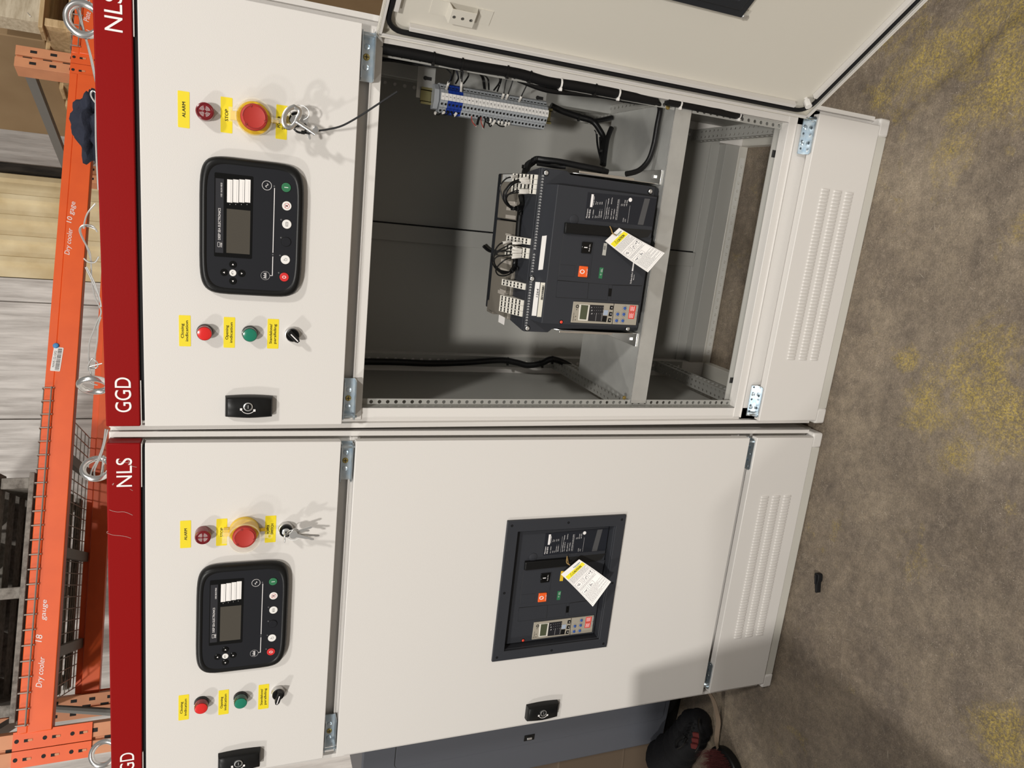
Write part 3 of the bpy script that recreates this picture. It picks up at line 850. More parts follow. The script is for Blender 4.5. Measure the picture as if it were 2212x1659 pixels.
# ---- keys
def flat_key(par, bow, tip, y, wid, name='key', ring=False, mtl=None):
    a, t = Vector((bow[0], y, bow[1])), Vector((tip[0], y, tip[1]))
    d = (t-a).normalized(); n = Vector((d.z, 0, -d.x)); th = 0.0011
    L = (t-a).length
    mb = MB()
    R = wid
    pts = [a + d*(R*math.cos(math.radians(q))) + n*(R*math.sin(math.radians(q))) for q in range(25, 336, 18)]
    pts += [a + d*(L-0.002) - n*0.0026, a + d*L, a + d*(L-0.002) + n*0.0014, a + d*(L*.85)+n*0.0022, a + d*(L*.75)+n*0.0012, a + d*(L*.62)+n*0.0024]
    k = len(pts); v = [p + Vector((0,-th,0)) for p in pts] + [p + Vector((0,th,0)) for p in pts]
    mb.add(v, [tuple(range(k)), tuple(range(k, 2*k))[::-1]] + [(i, (i+1)%k, k+(i+1)%k, k+i) for i in range(k)])
    return mb.build(name, mtl or STEEL, par, bevel=0.0003)

def P2(M, u, v, y):
    p = pm(M, u, v, y); return p
# big cast key hanging on the open cabinet, with its ring
z5 = lambda a, b: (370 + a/4.1475, 180 + b/4.1475)
yk = -0.046
BK = thing('big_key', 'big silver key with heart shaped bow hanging from the open cabinet key switch', 'key', M_OPEN)
bw = [P2(M_OPEN, *z5(a, b), yk) for a, b in ((1100,208),(1045,236),(1012,290),(1006,345),(1030,388),(1072,395),(1110,358),(1128,318),(1150,276),(1146,236))]
b = MB(); b.tube(catmull(bw + [bw[0]], 5)[:-1], 0.0042, 10, closed=True, ry=0.0026)
tabs = [P2(M_OPEN, *z5(a, b_), yk) for a, b_ in ((1085,285),(1060,330),(1082,380),(1120,345),(1128,300))]
k = len(tabs); b.add([p+Vector((0,-.0016,0)) for p in tabs]+[p+Vector((0,.0016,0)) for p in tabs], [tuple(range(k)), tuple(range(k,2*k))[::-1]]+[(i,(i+1)%k,k+(i+1)%k,k+i) for i in range(k)])
b.build('bow', CHROME, BK)
b = MB(); s0, s1 = P2(M_OPEN, *z5(1120,340), yk), P2(M_OPEN, *z5(1290,455), yk-0.004)
b.tube([s0, s0+(s1-s0)*0.1, s0+(s1-s0)*0.12, s1], [0.0044, 0.0044, 0.0036, 0.0036], 14)
b.build('shank', CHROME, BK)
b = MB(); d = (s1-s0).normalized(); n = Vector((d.z, 0, -d.x))
for q, ln, sgn in ((0.86, 0.013, -1), (0.98, 0.011, -1)):
    c = s0 + (s1-s0)*q
    b.hexa([c-d*0.0028-n*0.001+Vector((0,-.0028,0)), c+d*0.0028-n*0.001+Vector((0,-.0028,0)), c+d*0.0028-n*0.001+Vector((0,.0028,0)), c-d*0.0028-n*0.001+Vector((0,.0028,0)),
            c-d*0.0028+n*sgn*ln+Vector((0,-.0028,0)), c+d*0.0028+n*sgn*ln+Vector((0,-.0028,0)), c+d*0.0028+n*sgn*ln+Vector((0,.0028,0)), c-d*0.0028+n*sgn*ln+Vector((0,.0028,0))])
b.build('bit', CHROME, BK, bevel=0.0006)
RG = thing('key_ring', 'thin split ring joining the big key and small keys, open cabinet', 'key ring', M_OPEN)
b = MB(); c = P2(M_OPEN, *z5(1150,262), -0.034)
for q in (0, 0.0012): b.tube([c+Vector((0.0155*math.cos(t)*0.8, q+0.006*math.sin(t), 0.0155*math.sin(t))) for t in [2*math.pi*i/28 for i in range(28)]], 0.0006, 6, closed=True)
b.build('ring', STEEL, RG)
SK = thing('small_key', 'small flat steel key hanging behind the big key, open cabinet', 'key', M_OPEN)
p0, p1 = P2(M_OPEN, *z5(1180,330), -0.036), P2(M_OPEN, *z5(1245,505), -0.040)
flat_key(SK, (p0.x, p0.z), (p1.x, p1.z), -0.036, 0.009, 'blade')
SK = thing('small_key', 'small steel key still in the key switch, open cabinet', 'key', M_OPEN)
p0, p1 = P2(M_OPEN, *z5(1040,325), -0.030), P2(M_OPEN, *z5(975,335), -0.030)
b = MB(); b.tube([p0, p1], 0.0035, 10); b.box(p0.x-0.006, p0.x+0.006, -0.034, -0.018, p0.z-0.002, p0.z+0.002); b.build('blade', BRASS, SK)
# black cable tie left hanging from the keys
ct = thing('cable_tie', 'long black cable tie sticking out from the big key', 'cable tie', M_OPEN)
pts = [P2(M_OPEN, u, v, y) for u, v, y in ((652,285,-.036),(668,288,-.040),(684,283,-.046),(705,280,-.056),(738,272,-.070),(775,252,-.085),(815,226,-.098),(858,198,-.108))]
b = MB(); b.tube(catmull(pts, 6), 0.0017, 8, ry=0.0009); b.build('strap', RUBBER, ct)
b = MB(); 
lp = [P2(M_OPEN, *z5(a, b_), y) for a, b_, y in ((1095,402,-.030),(1130,435,-.034),(1180,440,-.040),(1215,405,-.042),(1185,360,-.034),(1130,375,-.028))]
b.tube(catmull(lp+[lp[0]], 5)[:-1], 0.0019, 8, closed=True); b.box(lp[2].x-.003, lp[2].x+.003, -.043, -.036, lp[2].z-.003, lp[2].z+.003); b.build('locking_loop', BLACK, ct)
# bunch of keys in the shut cabinet
z7 = lambda a, b: (370 + a/4.1475, 1080 + b/4.1475)
KB = thing('key_bunch', 'bunch of small steel keys dangling from the key switch on the shut cabinet', 'keys', M_SHUT)
b = MB(); c = P2(M_SHUT, *z7(1090,315), -0.034)
b.tube([c+Vector((0.011*math.cos(t), 0.004*math.sin(t), 0.012*math.sin(t))) for t in [2*math.pi*i/26 for i in range(26)]], 0.0007, 6, closed=True); b.build('ring', STEEL, KB)
p0, p1 = P2(M_SHUT, *z7(1015,335), -0.032), P2(M_SHUT, *z7(1045,285), -0.016)
b = MB(); b.hexa([(p0.x-.008,-.040,p0.z-.0012),(p0.x+.008,-.040,p0.z-.0012),(p0.x+.008,-.020,p0.z-.0012),(p0.x-.008,-.020,p0.z-.0012),(p0.x-.008,-.040,p0.z+.0012),(p0.x+.008,-.040,p0.z+.0012),(p0.x+.008,-.020,p0.z+.0012),(p0.x-.008,-.020,p0.z+.0012)])
b.build('key_head', STEEL, KB, bevel=0.001)
for i, (a, t, y) in enumerate((((1105,300),(1265,240),-.034), ((1100,310),(1330,320),-.038), ((1095,312),(1280,355),-.042), ((1110,290),(1240,275),-.030))):
    p0, p1 = P2(M_SHUT, *z7(*a), y), P2(M_SHUT, *z7(*t), y)
    flat_key(KB, (p0.x, p0.z), (p1.x, p1.z), y, 0.0085 if i != 1 else 0.006, 'key', mtl=CHROME if i == 1 else STEEL)

# ================================================================== generator controllers
zA = lambda a, b: (370 + a/4.1475, 180 + b/4.1475)
zB = lambda a, b: (370 + a/4.148, 560 + b/4.148)
def controller(M, dx, dz, label):
    yf = -0.0185
    cx, cz = 0.3792, 1.4802
    o = thing('generator_controller', label, 'generator controller', M @ T(cx+dx, 0, cz+dz), 'black generator controllers')
    def q(a, b, zf=zA, y=yf):
        p = pr(*zf(a, b), y); return p.x-cx, p.z-cz
    def rect(a0, b0, a1, b1, zf=zA):
        x0, zt = q(a0, b1, zf); x1, zb = q(a1, b0, zf)
        xa = (q((a0+a1)/2, b1, zf)[0]); xb = q((a0+a1)/2, b0, zf)[0]
        za = q(a0, (b0+b1)/2, zf)[1]; zc = q(a1, (b0+b1)/2, zf)[1]
        return xa, xb, zc, za
    # bezel: rounded, slightly barrel shaped outline, softly domed rim
    n = 48
    def outline(sx, sz, e=5.2):
        out = []
        for k in range(n):
            t = 2*math.pi*(k+0.5)/n; c, s = math.cos(t), math.sin(t)
            out.append((sx*math.copysign(abs(c)**(2/e), c), sz*math.copysign(abs(s)**(2/e), s)))
        return out
    ring = [(0.1185, 0.0855, 0.0), (0.1215, 0.0885, 0.004), (0.1215, 0.0885, 0.010), (0.1190, 0.0860, 0.0165), (0.1150, 0.0820, 0.0192), (0.1105, 0.0775, 0.0190), (0.1085, 0.0755, 0.0172)]
    v = [(x, -h, z) for sx, sz, h in ring for x, z in outline(sx, sz, 6.5)]
    f = [(l*n+i, l*n+(i+1)%n, (l+1)*n+(i+1)%n, (l+1)*n+i) for l in range(len(ring)-1) for i in range(n)]
    b = MB(); b.add(v, f); b.build('bezel', BLACK, o, angle=60)
    b = MB(); b.prism(outline(0.109, 0.0760, 9), FRONT, -0.0178, -0.004); b.build('face_plate', FACE, o)
    # display window
    x0, x1, z0, z1 = rect(385, 815, 728, 1562)
    b = MB(); b.prism(rrect(x0, x1, z0, z1, 0.002, 3), FRONT, -0.0184, -0.0170)
    wn = b.build('display_window', BLACK_GL, o)
    b = MB(); xa, xb, za, zc = rect(495, 1132, 706, 1526); b.box(xa, xb, -0.0187, -0.018, za, zc); b.build('screen', LCD, wn)
    b = MB(); xa, xb, za, zc = rect(395, 852, 468, 1518); b.box(xa, xb, -0.0186, -0.018, za, zc); b.build('title_strip', mat('dark_grey_strip', (0.028,0.028,0.032), 0.4, spec=0.2), wn)
    for a0, a1 in ((500,548),(553,603),(608,656),(660,709)):
        xa, xb, za, zc = rect(a0, 862, a1, 1068)
        c = MB(); c.box(xa, xb, -0.0187, -0.018, za, zc); c.build('text_card', PAPER, wn)
        c2 = MB(); zz = za+(zc-za)*0.3; c2.box(xa, xb-0.002, -0.0189, -0.0187, zz, zz+0.0003); c2.build('card_line', GREY_INK, wn)
    t = TXT()
    xa, zb = q(440, 1402); xb, _ = q(440, 1118); t.put('DEEP SEA ELECTRONICS', (xa, -0.0190, zb), h=0.0042, w=xb-xa)
    xa, zb = q(457, 1017); xb, _ = q(457, 893); t.put('DSE 8610 MKII', (xa, -0.0190, zb), h=0.0030, w=xb-xa, bold=0.0001)
    xa, zb = q(456, 1466); xb, _ = q(456, 1424); t.put('DSE', (xa, -0.0190, zb), h=0.0032, w=xb-xa, bold=0.0002)
    xa, zb = q(436, 1466); t.box(xa, xb, -0.0190, -0.0188, zb, zb+0.0004)
    t.box(xa, xa+0.0005, -0.0190, -0.0188, zb, zb+0.004); t.box(xb-0.0005, xb, -0.0190, -0.0188, zb, zb+0.004); t.box(xa, xb, -0.0190, -0.0188, zb+0.0036, zb+0.004)
    for a in (525, 577, 628, 678):
        x, z = q(a, 1086 if a > 600 else 1085); t.box(x-0.0008, x+0.0008, -0.0190, -0.0186, z-0.0002, z+0.0002)
    t.build('lettering', WHITE_INK, wn, smooth=False)
    # buttons
    def btn(name, a, b_, zf, r, mtl, marks=None):
        x, z = q(a, b_, zf)
        m_ = MB(); m_.lathe([(r*1.1, 0.0176), (r*1.1, 0.0181), (r*1.01, 0.0181), (r*0.97, 0.0176)], (x, 0, z), 24, m=1)
        m_.lathe([(r, 0.0172), (r, 0.0188), (r*0.93, 0.0192)], (x, 0, z), 24)
        ob = m_.build(name, [mtl, BLACK], o)
        if marks:
            g = MB(); marks(g, x, z, -0.0194); g.build('symbol', [WHITE_INK, BLACK_INK, RED_PB], ob, smooth=False)
    Y_ = -0.0002
    def bar(g, x, z, y): g.box(x-0.0005, x+0.0005, y, y+0.0004, z-0.0034, z+0.0034) 
    def zero(g, x, z, y):
        g.tube([(x+0.0021*math.cos(t), y, z+0.0031*math.sin(t)) for t in [2*math.pi*i/20 for i in range(20)]], 0.0006, 6, closed=True)
    def horn(g, x, z, y):
        g.prism([(x-0.0022, z-0.0018), (x+0.0022, z-0.0018), (x+0.0006, z), (x+0.0022, z+0.0022), (x-0.0022, z+0.0022), (x-0.0006, z)], FRONT, y, y+0.0003, 1)
        g.tube([(x+0.0047*math.cos(t), y, z+0.0047*math.sin(t)) for t in [2*math.pi*i/24 for i in range(24)]], 0.0003, 5, closed=True, m=2)
        g.tube([(x-0.0033, y, z+0.0033), (x+0.0033, y, z-0.0033)], 0.0003, 5, m=2)
    def auto(g, x, z, y):
        for s in (-1, 1): g.box(x-0.0036, x+0.0036, y, y+0.0003, z+s*0.0019-0.0002, z+s*0.0019+0.0002, 1); g.box(x+s*0.0036-0.0002, x+s*0.0036+0.0002, y, y+0.0003, z-0.0019, z+0.0019, 1)
        t_ = TXT(); t_.put('AUTO', (x, y, z-0.0009), h=0.0018, mid=True); g.add(t_.v, t_.f, 1)
    def hand(g, x, z, y):
        pl = [(-0.0024,-0.0008),(-0.0006,-0.0028),(0.0022,-0.0026),(0.0026,0.0004),(0.0012,0.0014),(0.0002,0.0010),(-0.0006,0.0032),(-0.0013,0.0030),(-0.0010,0.0002)]
        pts = [(x+p_, y, z+q_) for p_, q_ in pl]; g.tube(pts, 0.00022, 5, closed=True, m=1)
    def arrow(ang):
        def fn(g, x, z, y):
            g.prism([(x+0.0019*math.cos(ang+k*2.0944), z+0.0019*math.sin(ang+k*2.0944)) for k in range(3)], FRONT, y, y+0.0003)
        return fn
    def meter(g, x, z, y):
        g.tube([(x+0.0028*math.cos(t), y, z-0.0006+0.0028*math.sin(t)) for t in [math.pi*i/10 for i in range(11)]], 0.0003, 5, m=1); g.tube([(x, y, z-0.0008), (x-0.0018, y, z+0.0012)], 0.0003, 5, m=1)
    btn('start_button', 1030, 933, zA, 0.0082, GREEN_PB, bar)
    btn('mute_button', 1035, 1098, zA, 0.0082, WHITE_PL, horn)
    btn('auto_button', 1035, 1262, zA, 0.0082, WHITE_PL, auto)
    btn('test_button', 1030, 1420, zA, 0.0082, FACE)
    btn('manual_button', 1022, 1580, zA, 0.0082, WHITE_PL, hand)
    btn('stop_button', 1012, 160, zB, 0.0082, RED_PB, zero)
    btn('right_button', 552, 48, zB, 0.0062, BLACK_GL, arrow(0))
    btn('up_button', 473, 118, zB, 0.0062, BLACK_GL, arrow(math.pi/2))
    btn('down_button', 630, 127, zB, 0.0062, BLACK_GL, arrow(-math.pi/2))
    btn('left_button', 552, 195, zB, 0.0062, BLACK_GL, arrow(math.pi))
    btn('meter_button', 552, 122, zB, 0.0060, WHITE_PL, meter)
    # mimic diagram printed on the face
    t = TXT()
    x, z = q(857, 915); yy = -0.0181
    for r in (0.0080,): t.tube([(x+r*math.cos(a), yy, z+r*math.sin(a)) for a in [2*math.pi*i/32 for i in range(32)]], 0.0004, 6, closed=True)
    t.tube([(x-0.0032+0.0064*i/12, yy, z+0.0022*math.sin(2*math.pi*i/12)) for i in range(13)], 0.0005, 6)
    xm, zm = q(843, 147, zB)
    t.tube([(xm+0.0078*math.cos(a), yy, zm+0.0078*math.sin(a)) for a in [2*math.pi*i/32 for i in range(32)]], 0.00018, 5, closed=True)
    t.box(xm-0.0055, xm+0.0055, yy, yy+0.0004, zm-0.0018, zm-0.0004)
    for k, hh in ((-0.0042, 0.0052), (-0.0022, 0.0036), (0.0, 0.0052), (0.0022, 0.0036), (0.0042, 0.0048)): t.box(xm+k-0.0005, xm+k+0.0005, yy, yy+0.0004, zm-0.0018, zm-0.0018+hh)
    xa, za = q(925, 938); xb, zb = q(911, 1518); zl = (za+zb)/2
    t.box(xb, xa, yy, yy+0.0003, zl-0.0006, zl+0.0006)
    xc, _ = q(908, 150, zB); xd, _ = q(911, 1552)
    t.box(xc, xd, yy, yy+0.0003, zl-0.0006, zl+0.0006); _, zt_ = q(884, 150, zB); t.box(xc, xc+0.0010, yy, yy+0.0003, zl, zt_)
    t.build('mimic_diagram', WHITE_INK, o, smooth=False)
    for a, b_, zf in ((925,922,zA),(912,1535,zA),(987,1222,zA),(985,1383,zA),(977,1542,zA),(965,122,zB)):
        x, z = q(a, b_, zf); l_ = MB(); l_.lathe([(0.0019, 0.0176), (0.0017, 0.0184), (0.0008, 0.0188)], (x, 0, z), 12)
        l_.build('led', mat('unlit_led', (0.06,0.06,0.065), 0.4), o)
    return o
controller(M_OPEN, 0, 0, 'black generator controller with screen and round buttons, open cabinet')
controller(M_SHUT, 0.0053, 0.001, 'black generator controller with screen and round buttons, shut cabinet')

# ================================================================== circuit breakers
yF = 0.0150
def k7(a, b): return pr(1200 + a/6.912, 480 + b/6.912, yF)
def k4(a, b, y=yF): return pr(1020 + a/3.687, 320 + b/3.687, y)
def k8(a, b): return (1020 + a/7.54, 320 + b/7.54)
def k6(a, b): return (1020 + a/7.54, 500 + b/7.54)
def span(pts):
    xs = [p.x for p in pts]; zs = [p.z for p in pts]; return min(xs), max(xs), min(zs), max(zs)
def mid4(f, a0, b0, a1, b1):
    """box whose left/right/top/bottom edges pass through the pixel box's edge midpoints"""
    am, bm = (a0+a1)/2, (b0+b1)/2
    return f(am, b1).x, f(am, b0).x, f(a1, bm).z, f(a0, bm).z

def breaker(M, label, is_open):
    o = thing('circuit_breaker', label, 'circuit breaker', M)
    # body behind the front plate
    b = MB(); b.box(0.212, 0.548, 0.056, 0.335, 0.600, 0.897)
    b.build('body', SLATE_D, o, bevel=0.003)
    b = MB()
    b.prism([(0.2005,0.8985),(0.2005,0.838),(0.209,0.828),(0.2175,0.640),(0.2185,0.612),(0.5495,0.612),(0.5500,0.640),(0.5515,0.828),(0.5585,0.838),(0.5585,0.8985)], FRONT, 0.054, 0.066)
    fp = b.build('front_plate', SLATE, o, bevel=0.0015)
    for a, c in ((590,197),(1420,345),(440,1435),(1240,1438),(478,1040)):
        p = k4(a, c, 0.053)
        s = MB(); s.lathe([(0.0068, 0), (0.0068, 0.0008), (0.0062, 0.0010)], (p.x, 0.0542, p.z), 20, m=1)
        s.lathe([(0.0050, 0), (0.0050, 0.0022), (0.0036, 0.0034), (0.0015, 0.0034), (0.0015, 0.0026)], (p.x, 0.0542, p.z), 18)
        s.build('screw', [STEEL, BLACK], fp)
    # side brackets
    for sgn, x in ((1, 0.556), (-1, 0.2065)):
        b = MB()
        b.prism([(0.064, 0.80), (0.075, 0.815), (0.30, 0.815), (0.30, 0.597), (0.064, 0.597), (0.058, 0.62), (0.058, 0.70)], SIDE, x, x+sgn*0.002)
        b.box(x, x+sgn*0.033, 0.060, 0.325, 0.5962, 0.5985); b.box(x+sgn*0.002, x+sgn*0.007, 0.0625, 0.0645, 0.665, 0.805)
        br = b.build('side_bracket', CHROME, o, bevel=0.0006)
        s = MB(); s.lathe([(0.0062, 0), (0.0062, 0.004), (0.005, 0.005)], (x+sgn*0.018, 0.088, 0.5985), 6, axis='z'); s.build('bolt', STEEL, br)
    # ---- fascia
    fx0, fx1, fz0, fz1 = 0.2275, 0.5262, 0.6275, 0.8735
    b = MB()
    b.hexa([(fx0,yF,fz0),(fx1,yF,fz0),(fx1,0.055,fz0-0.004),(fx0,0.055,fz0-0.004),(fx0,yF,fz1),(fx1,yF,fz1),(fx1,0.055,0.8850),(fx0,0.055,0.8850)])
    fa = b.build('front_cover', SLATE, o, bevel=0.0012)
    yy = yF-0.0009
    # raised mechanism cover and the small covers
    b = MB()
    def pan(a0, b0, a1, b1, f=k7, t=0.0009): 
        x0, x1, z0, z1 = mid4(f, a0, b0, a1, b1); b.box(x0, x1, yF-t, yF+0.001, z0, z1)
    xh = k7(125, 165)
    def ppan(pts, f=k7, t=0.0009, seam=False):
        P = [f(*q) for q in pts]; b.prism([(p.x, p.z) for p in P], FRONT, yF-t, yF+0.001)
        if seam: b.tube([(p.x, yF-t*0.4, p.z) for p in P], 0.00065, 5, closed=True, m=1)
    ppan([(118,172),(795,222),(1430,240),(1290,945),(790,930),(28,862),(60,625)], seam=True)
    ppan([(28,872),(492,908),(468,1146),(8,1118)], seam=True); ppan([(502,908),(792,932),(770,1164),(478,1146)], seam=True)
    ppan([(852,940),(1284,955),(1258,1190),(822,1166)], seam=True); ppan([(806,934),(846,938),(820,1166),(776,1164)], t=0.0004)
    b.build('cover_panel', [SLATE, BLACK_INK], fa, bevel=0.0005)
    b = MB(); ppan([(62,632),(290,648),(272,812),(44,798)], t=0.0014, seam=True); b.build('cover_panel', [SLATE, BLACK_INK], fa, bevel=0.0004)
    b = MB(); ppan([(838,992),(824,1106),(784,1104),(796,988)], t=0.0012); b.build('shutter_slot', BLACK_GL, fa)
    # charging handle in its recess
    b = MB(); ppan([(135,2),(790,70),(1450,120),(1378,222),(1300,232),(790,216),(120,160)], t=0.0003); b.build('handle_recess', BLACK_INK, fa)
    P = [k7(*q) for q in ((130,4),(830,68),(806,212),(116,160))]
    b = MB(); b.prism([(p.x, p.z) for p in P], FRONT, yF-0.0085, yF)
    b.build('charging_handle', BLACK, fa, bevel=0.002)
    p = k4(810, 570); b = MB(); b.lathe([(0.0105, -0.001), (0.0105, 0.0010), (0.009, 0.0016)], (p.x, yF, p.z), 20); b.build('handle_pivot', SLATE, fa)
    # push buttons in their column
    b = MB(); ppan([(372,290),(556,300),(486,828),(336,818)], t=0.0004); b.build('button_column', SLATE_D, fa)
    b = MB(); ppan([(558,300),(568,300),(498,836),(476,834)], t=0.0022); b.build('column_edge', SLATE, fa)
    P = [k7(*q) for q in ((392,290),(548,300),(516,468),(376,458))]
    b = MB(); b.prism([(p.x, p.z) for p in P], FRONT, yF-0.004, yF); on = b.build('close_button', BLACK_GL, fa, bevel=0.001)
    P = [k7(*q) for q in ((352,650),(478,660),(464,822),(330,812))]
    b = MB(); b.prism([(p.x, p.z) for p in P], FRONT, yF-0.004, yF); of = b.build('open_button', ORANGE_PB, fa, bevel=0.001)
    t = TXT(); p = k7(440, 375); t.box(p.x-0.0034, p.x+0.0034, yF-0.0043, yF-0.004, p.z-0.0008, p.z+0.0008) if False else t.box(p.x-0.0010, p.x+0.0010, yF-0.0043, yF-0.004, p.z-0.0040, p.z+0.0040)
    p = k7(495, 432); t.put('Push On', (p.x, yF-0.0043, p.z), h=0.0026, w=0.0150); t.build('lettering', WHITE_INK, on, smooth=False)
    t = TXT(); p = k7(388, 735); t.tube([(p.x+0.0040*math.cos(a), yF-0.0042, p.z+0.0048*math.sin(a)) for a in [2*math.pi*i/24 for i in range(24)]], 0.0010, 8, closed=True)
    p = k7(458, 792); t.put('Push OFF', (p.x, yF-0.0043, p.z), h=0.0026, w=0.0150); t.build('lettering', WHITE_INK, of, smooth=False)
    # state indicators
    P = [k7(*q) for q in ((720,310),(768,316),(744,498),(692,490))]
    b = MB(); b.prism([(p.x, p.z) for p in P], FRONT, yF-0.0013, yF)
    i1 = b.build('spring_indicator', mat('pale_indicator', (0.45,0.44,0.40), 0.4) if is_open else STOP_Y, fa)
    b = MB(); p = k7(730, 380)
    if is_open:
        for s in (-1, 1):
            b.box(p.x-0.0045, p.x+0.0045, yF-0.0016, yF-0.0013, p.z+s*0.0018-0.0002, p.z+s*0.0018+0.0002)
        for k in range(7): b.tube([(p.x-0.0042+k*0.0012, yF-0.0015, p.z-0.0016), (p.x-0.0036+k*0.0012, yF-0.0015, p.z+0.0016)], 0.0002, 5)
        b.build('spring_symbol', BLACK_INK, i1)
    P = [k7(*q) for q in ((658,674),(714,680),(690,842),(638,836))]
    b = MB(); b.prism([(p.x, p.z) for p in P], FRONT, yF-0.0013, yF); i2 = b.build('state_indicator', GREEN_PB, fa)
    t = TXT(); p = k7(668, 770); t.put('O', (p.x-0.003, yF-0.0016, p.z-0.0022), h=0.0034); t.put('OFF', (p.x+0.0035, yF-0.0016, p.z-0.0018), h=0.0024, w=0.007)
    p = k7(695, 720); t.box(p.x-0.004, p.x+0.004, yF-0.0016, yF-0.0013, p.z-0.0002, p.z+0.0002)
    t.build('lettering', WHITE_INK, i2, smooth=False)
    # maker's name
    t = TXT(); a, c = k7(1128, 918), k7(1160, 745)
    t.put('Schneider', (a.x, yF-0.0011, a.z), xd=(1,0,0.0), h=0.0042, w=c.x-a.x, bold=0.0002)
    a2 = k7(1166, 862); t.put('Electric', (a2.x, yF-0.0011, a2.z), h=0.0024, w=0.0125)
    a3, c3 = k7(1148, 730), k7(1180, 592); t.box(a3.x, c3.x, yF-0.0012, yF-0.0009, a3.z-0.0010, a3.z+0.0022)
    t.build('lettering', WHITE_INK, fa, smooth=False)
    # rating plate
    NAVY = mat('rating_plate_navy', (0.012, 0.014, 0.02), 0.4)
    P = [k4(*q) for q in ((922,352),(1252,382),(1230,604),(896,570))]
    b = MB(); b.prism([(p.x, p.z) for p in P], FRONT, yF-0.0008, yF); rp = b.build('rating_plate', NAVY, fa)
    P = [k4(*q) for q in ((1252,382),(1468,402),(1432,624),(1230,604))]
    b = MB(); b.prism([(p.x, p.z) for p in P], FRONT, yF-0.0008, yF)
    P = [k4(*q) for q in ((1372,400),(1414,404),(1360,612),(1316,608))]
    b.prism([(p.x, p.z) for p in P], FRONT, yF-0.0014, yF, m=1); b.build('fixing_strip', [NAVY, mat('strip_grey', (0.075,0.075,0.078), 0.4)], fa)
    t = TXT()
    def line(a, c, s, h, wd, bold=0.0): p = k4(a, c); t.put(s, (p.x, yF-0.0011, p.z), h=h, w=wd, bold=bold)
    line(914, 556, 'Masterpact', 0.0034, 0.0195, 0.00015)
    line(934, 556, 'MTZ2 20 H1', 0.0034, 0.0175, 0.0002)
    p = k4(952, 470); t.box(p.x, p.x+0.0270, yF-0.0011, yF-0.0008, p.z-0.0008, p.z+0.0046)
    for i, (a, c, s, wd) in enumerate(((952,556,'Ue 1000V', .018),(958,452,'Uimp 12kV', .018),(972,556,'Ue', .005),(978,448,'Icu', .006),(986,556,'(V)', .004),(992,448,'kA', .005),
            (1002,556,'220/440 ~', .019),(1010,448,'65', .005),(1018,556,'480/690 ~', .019),(1026,448,'65', .005),
            (1056,560,'Icu 100% Ics', .024),(1072,560,'Icw 65kA/1s', .024),(1076,446,'cat.B', .012),(1096,566,'IEC 60947-2', .022),(1102,446,'50/60Hz', .014),(1116,566,'GB/T 14048.2', .022),(1136,570,'UTE VDE BS CEI UNE AS NEMA', .044),
            (1180,460,'Ue', .004),(1192,460,'(V)', .004),(1194,588,'AC23A', .009),(1210,588,'AC3', .006),(1206,462,'690 2000', .013),(1222,462,'440 2000', .013))):
        line(a+8, c, s, 0.0021, wd)
    for a, c, ln in ((962,460,.02),(1046,566,.042),(1062,566,.042),(1150,572,.045),(1236,596,.038)):
        p = k4(a, c); t.box(p.x, p.x+ln, yF-0.0010, yF-0.0008, p.z-0.0001, p.z+0.0001)
    p = k4(1258, 412); t.prism([(p.x+q[0]*0.0044, p.z+q[1]*0.0044) for q in disc(20)], FRONT, yF-0.0011, yF-0.0008)
    t.build('lettering', WHITE_INK, rp, smooth=False)
    # trip unit
    P = [k7(*q) for q in ((265,1182),(1232,1232),(1192,1536),(222,1494))]
    b = MB(); b.prism([(p.x, p.z) for p in P], FRONT, yF-0.0028, yF); tu = b.build('trip_unit', GOLD_GREY, o, bevel=0.0008)
    yt = yF-0.0028
    def tq(pts, name, mtl, t=0.0006, bev=0.0):
        P = [k7(*q) for q in pts]; m_ = MB(); m_.prism([(p.x, p.z) for p in P], FRONT, yt-t, yt+0.0002); return m_.build(name, mtl, tu, bevel=bev)
    tq(((352,1222),(505,1230),(470,1470),(328,1462)), 'screen_frame', CREAM_PL, 0.0010, 0.0005)
    tq(((372,1230),(480,1238),(446,1450),(346,1442)), 'screen', LCD_G, 0.0013)
    tq(((506,1230),(712,1240),(680,1482),(476,1470)), 'key_panel', mat('trip_key_panel', (0.018,0.018,0.021), 0.4), 0.0008)
    tq(((716,1308),(780,1312),(765,1386),(702,1382)), 'info_square', mat('pale_blue_print', (0.36,0.42,0.52), 0.5), 0.0007)
    tq(((698,1392),(762,1398),(744,1488),(684,1482)), 'info_square', BLACK, 0.0007)
    for q in (((806,1242),(852,1246),(842,1304),(798,1300)), ((794,1336),(838,1340),(826,1400),(780,1396)), ((780,1428),(822,1432),(810,1490),(766,1486))):
        tq(q, 'key', BLACK, 0.0012, 0.0003)
    tq(((860,1212),(868,1212),(838,1520),(830,1520)), 'seam', BLACK_INK, 0.0003)
    for a, c in ((1024,1282),(916,1370),(1008,1372),(900,1466),(992,1468)):
        p = k7(a, c)
        m_ = MB(); m_.lathe([(0.0036, 0.0), (0.0034, 0.0018), (0.0025, 0.0022)], (p.x, yt, p.z), 14)
        dl = m_.build('dial', mat('blue_dial', (0.04,0.10,0.34), 0.4), tu)
        m_ = MB()
        for k in range(9):
            an = math.radians(-40+k*32); m_.box(p.x+0.0060*math.cos(an)-0.0004, p.x+0.0060*math.cos(an)+0.0004, yt-0.0003, yt, p.z+0.0060*math.sin(an)-0.0004, p.z+0.0060*math.sin(an)+0.0004)
        m_.build('dial_scale', BLACK_INK, dl)
    REDST = mat('red_sticker', (0.70, 0.045, 0.03), 0.5)
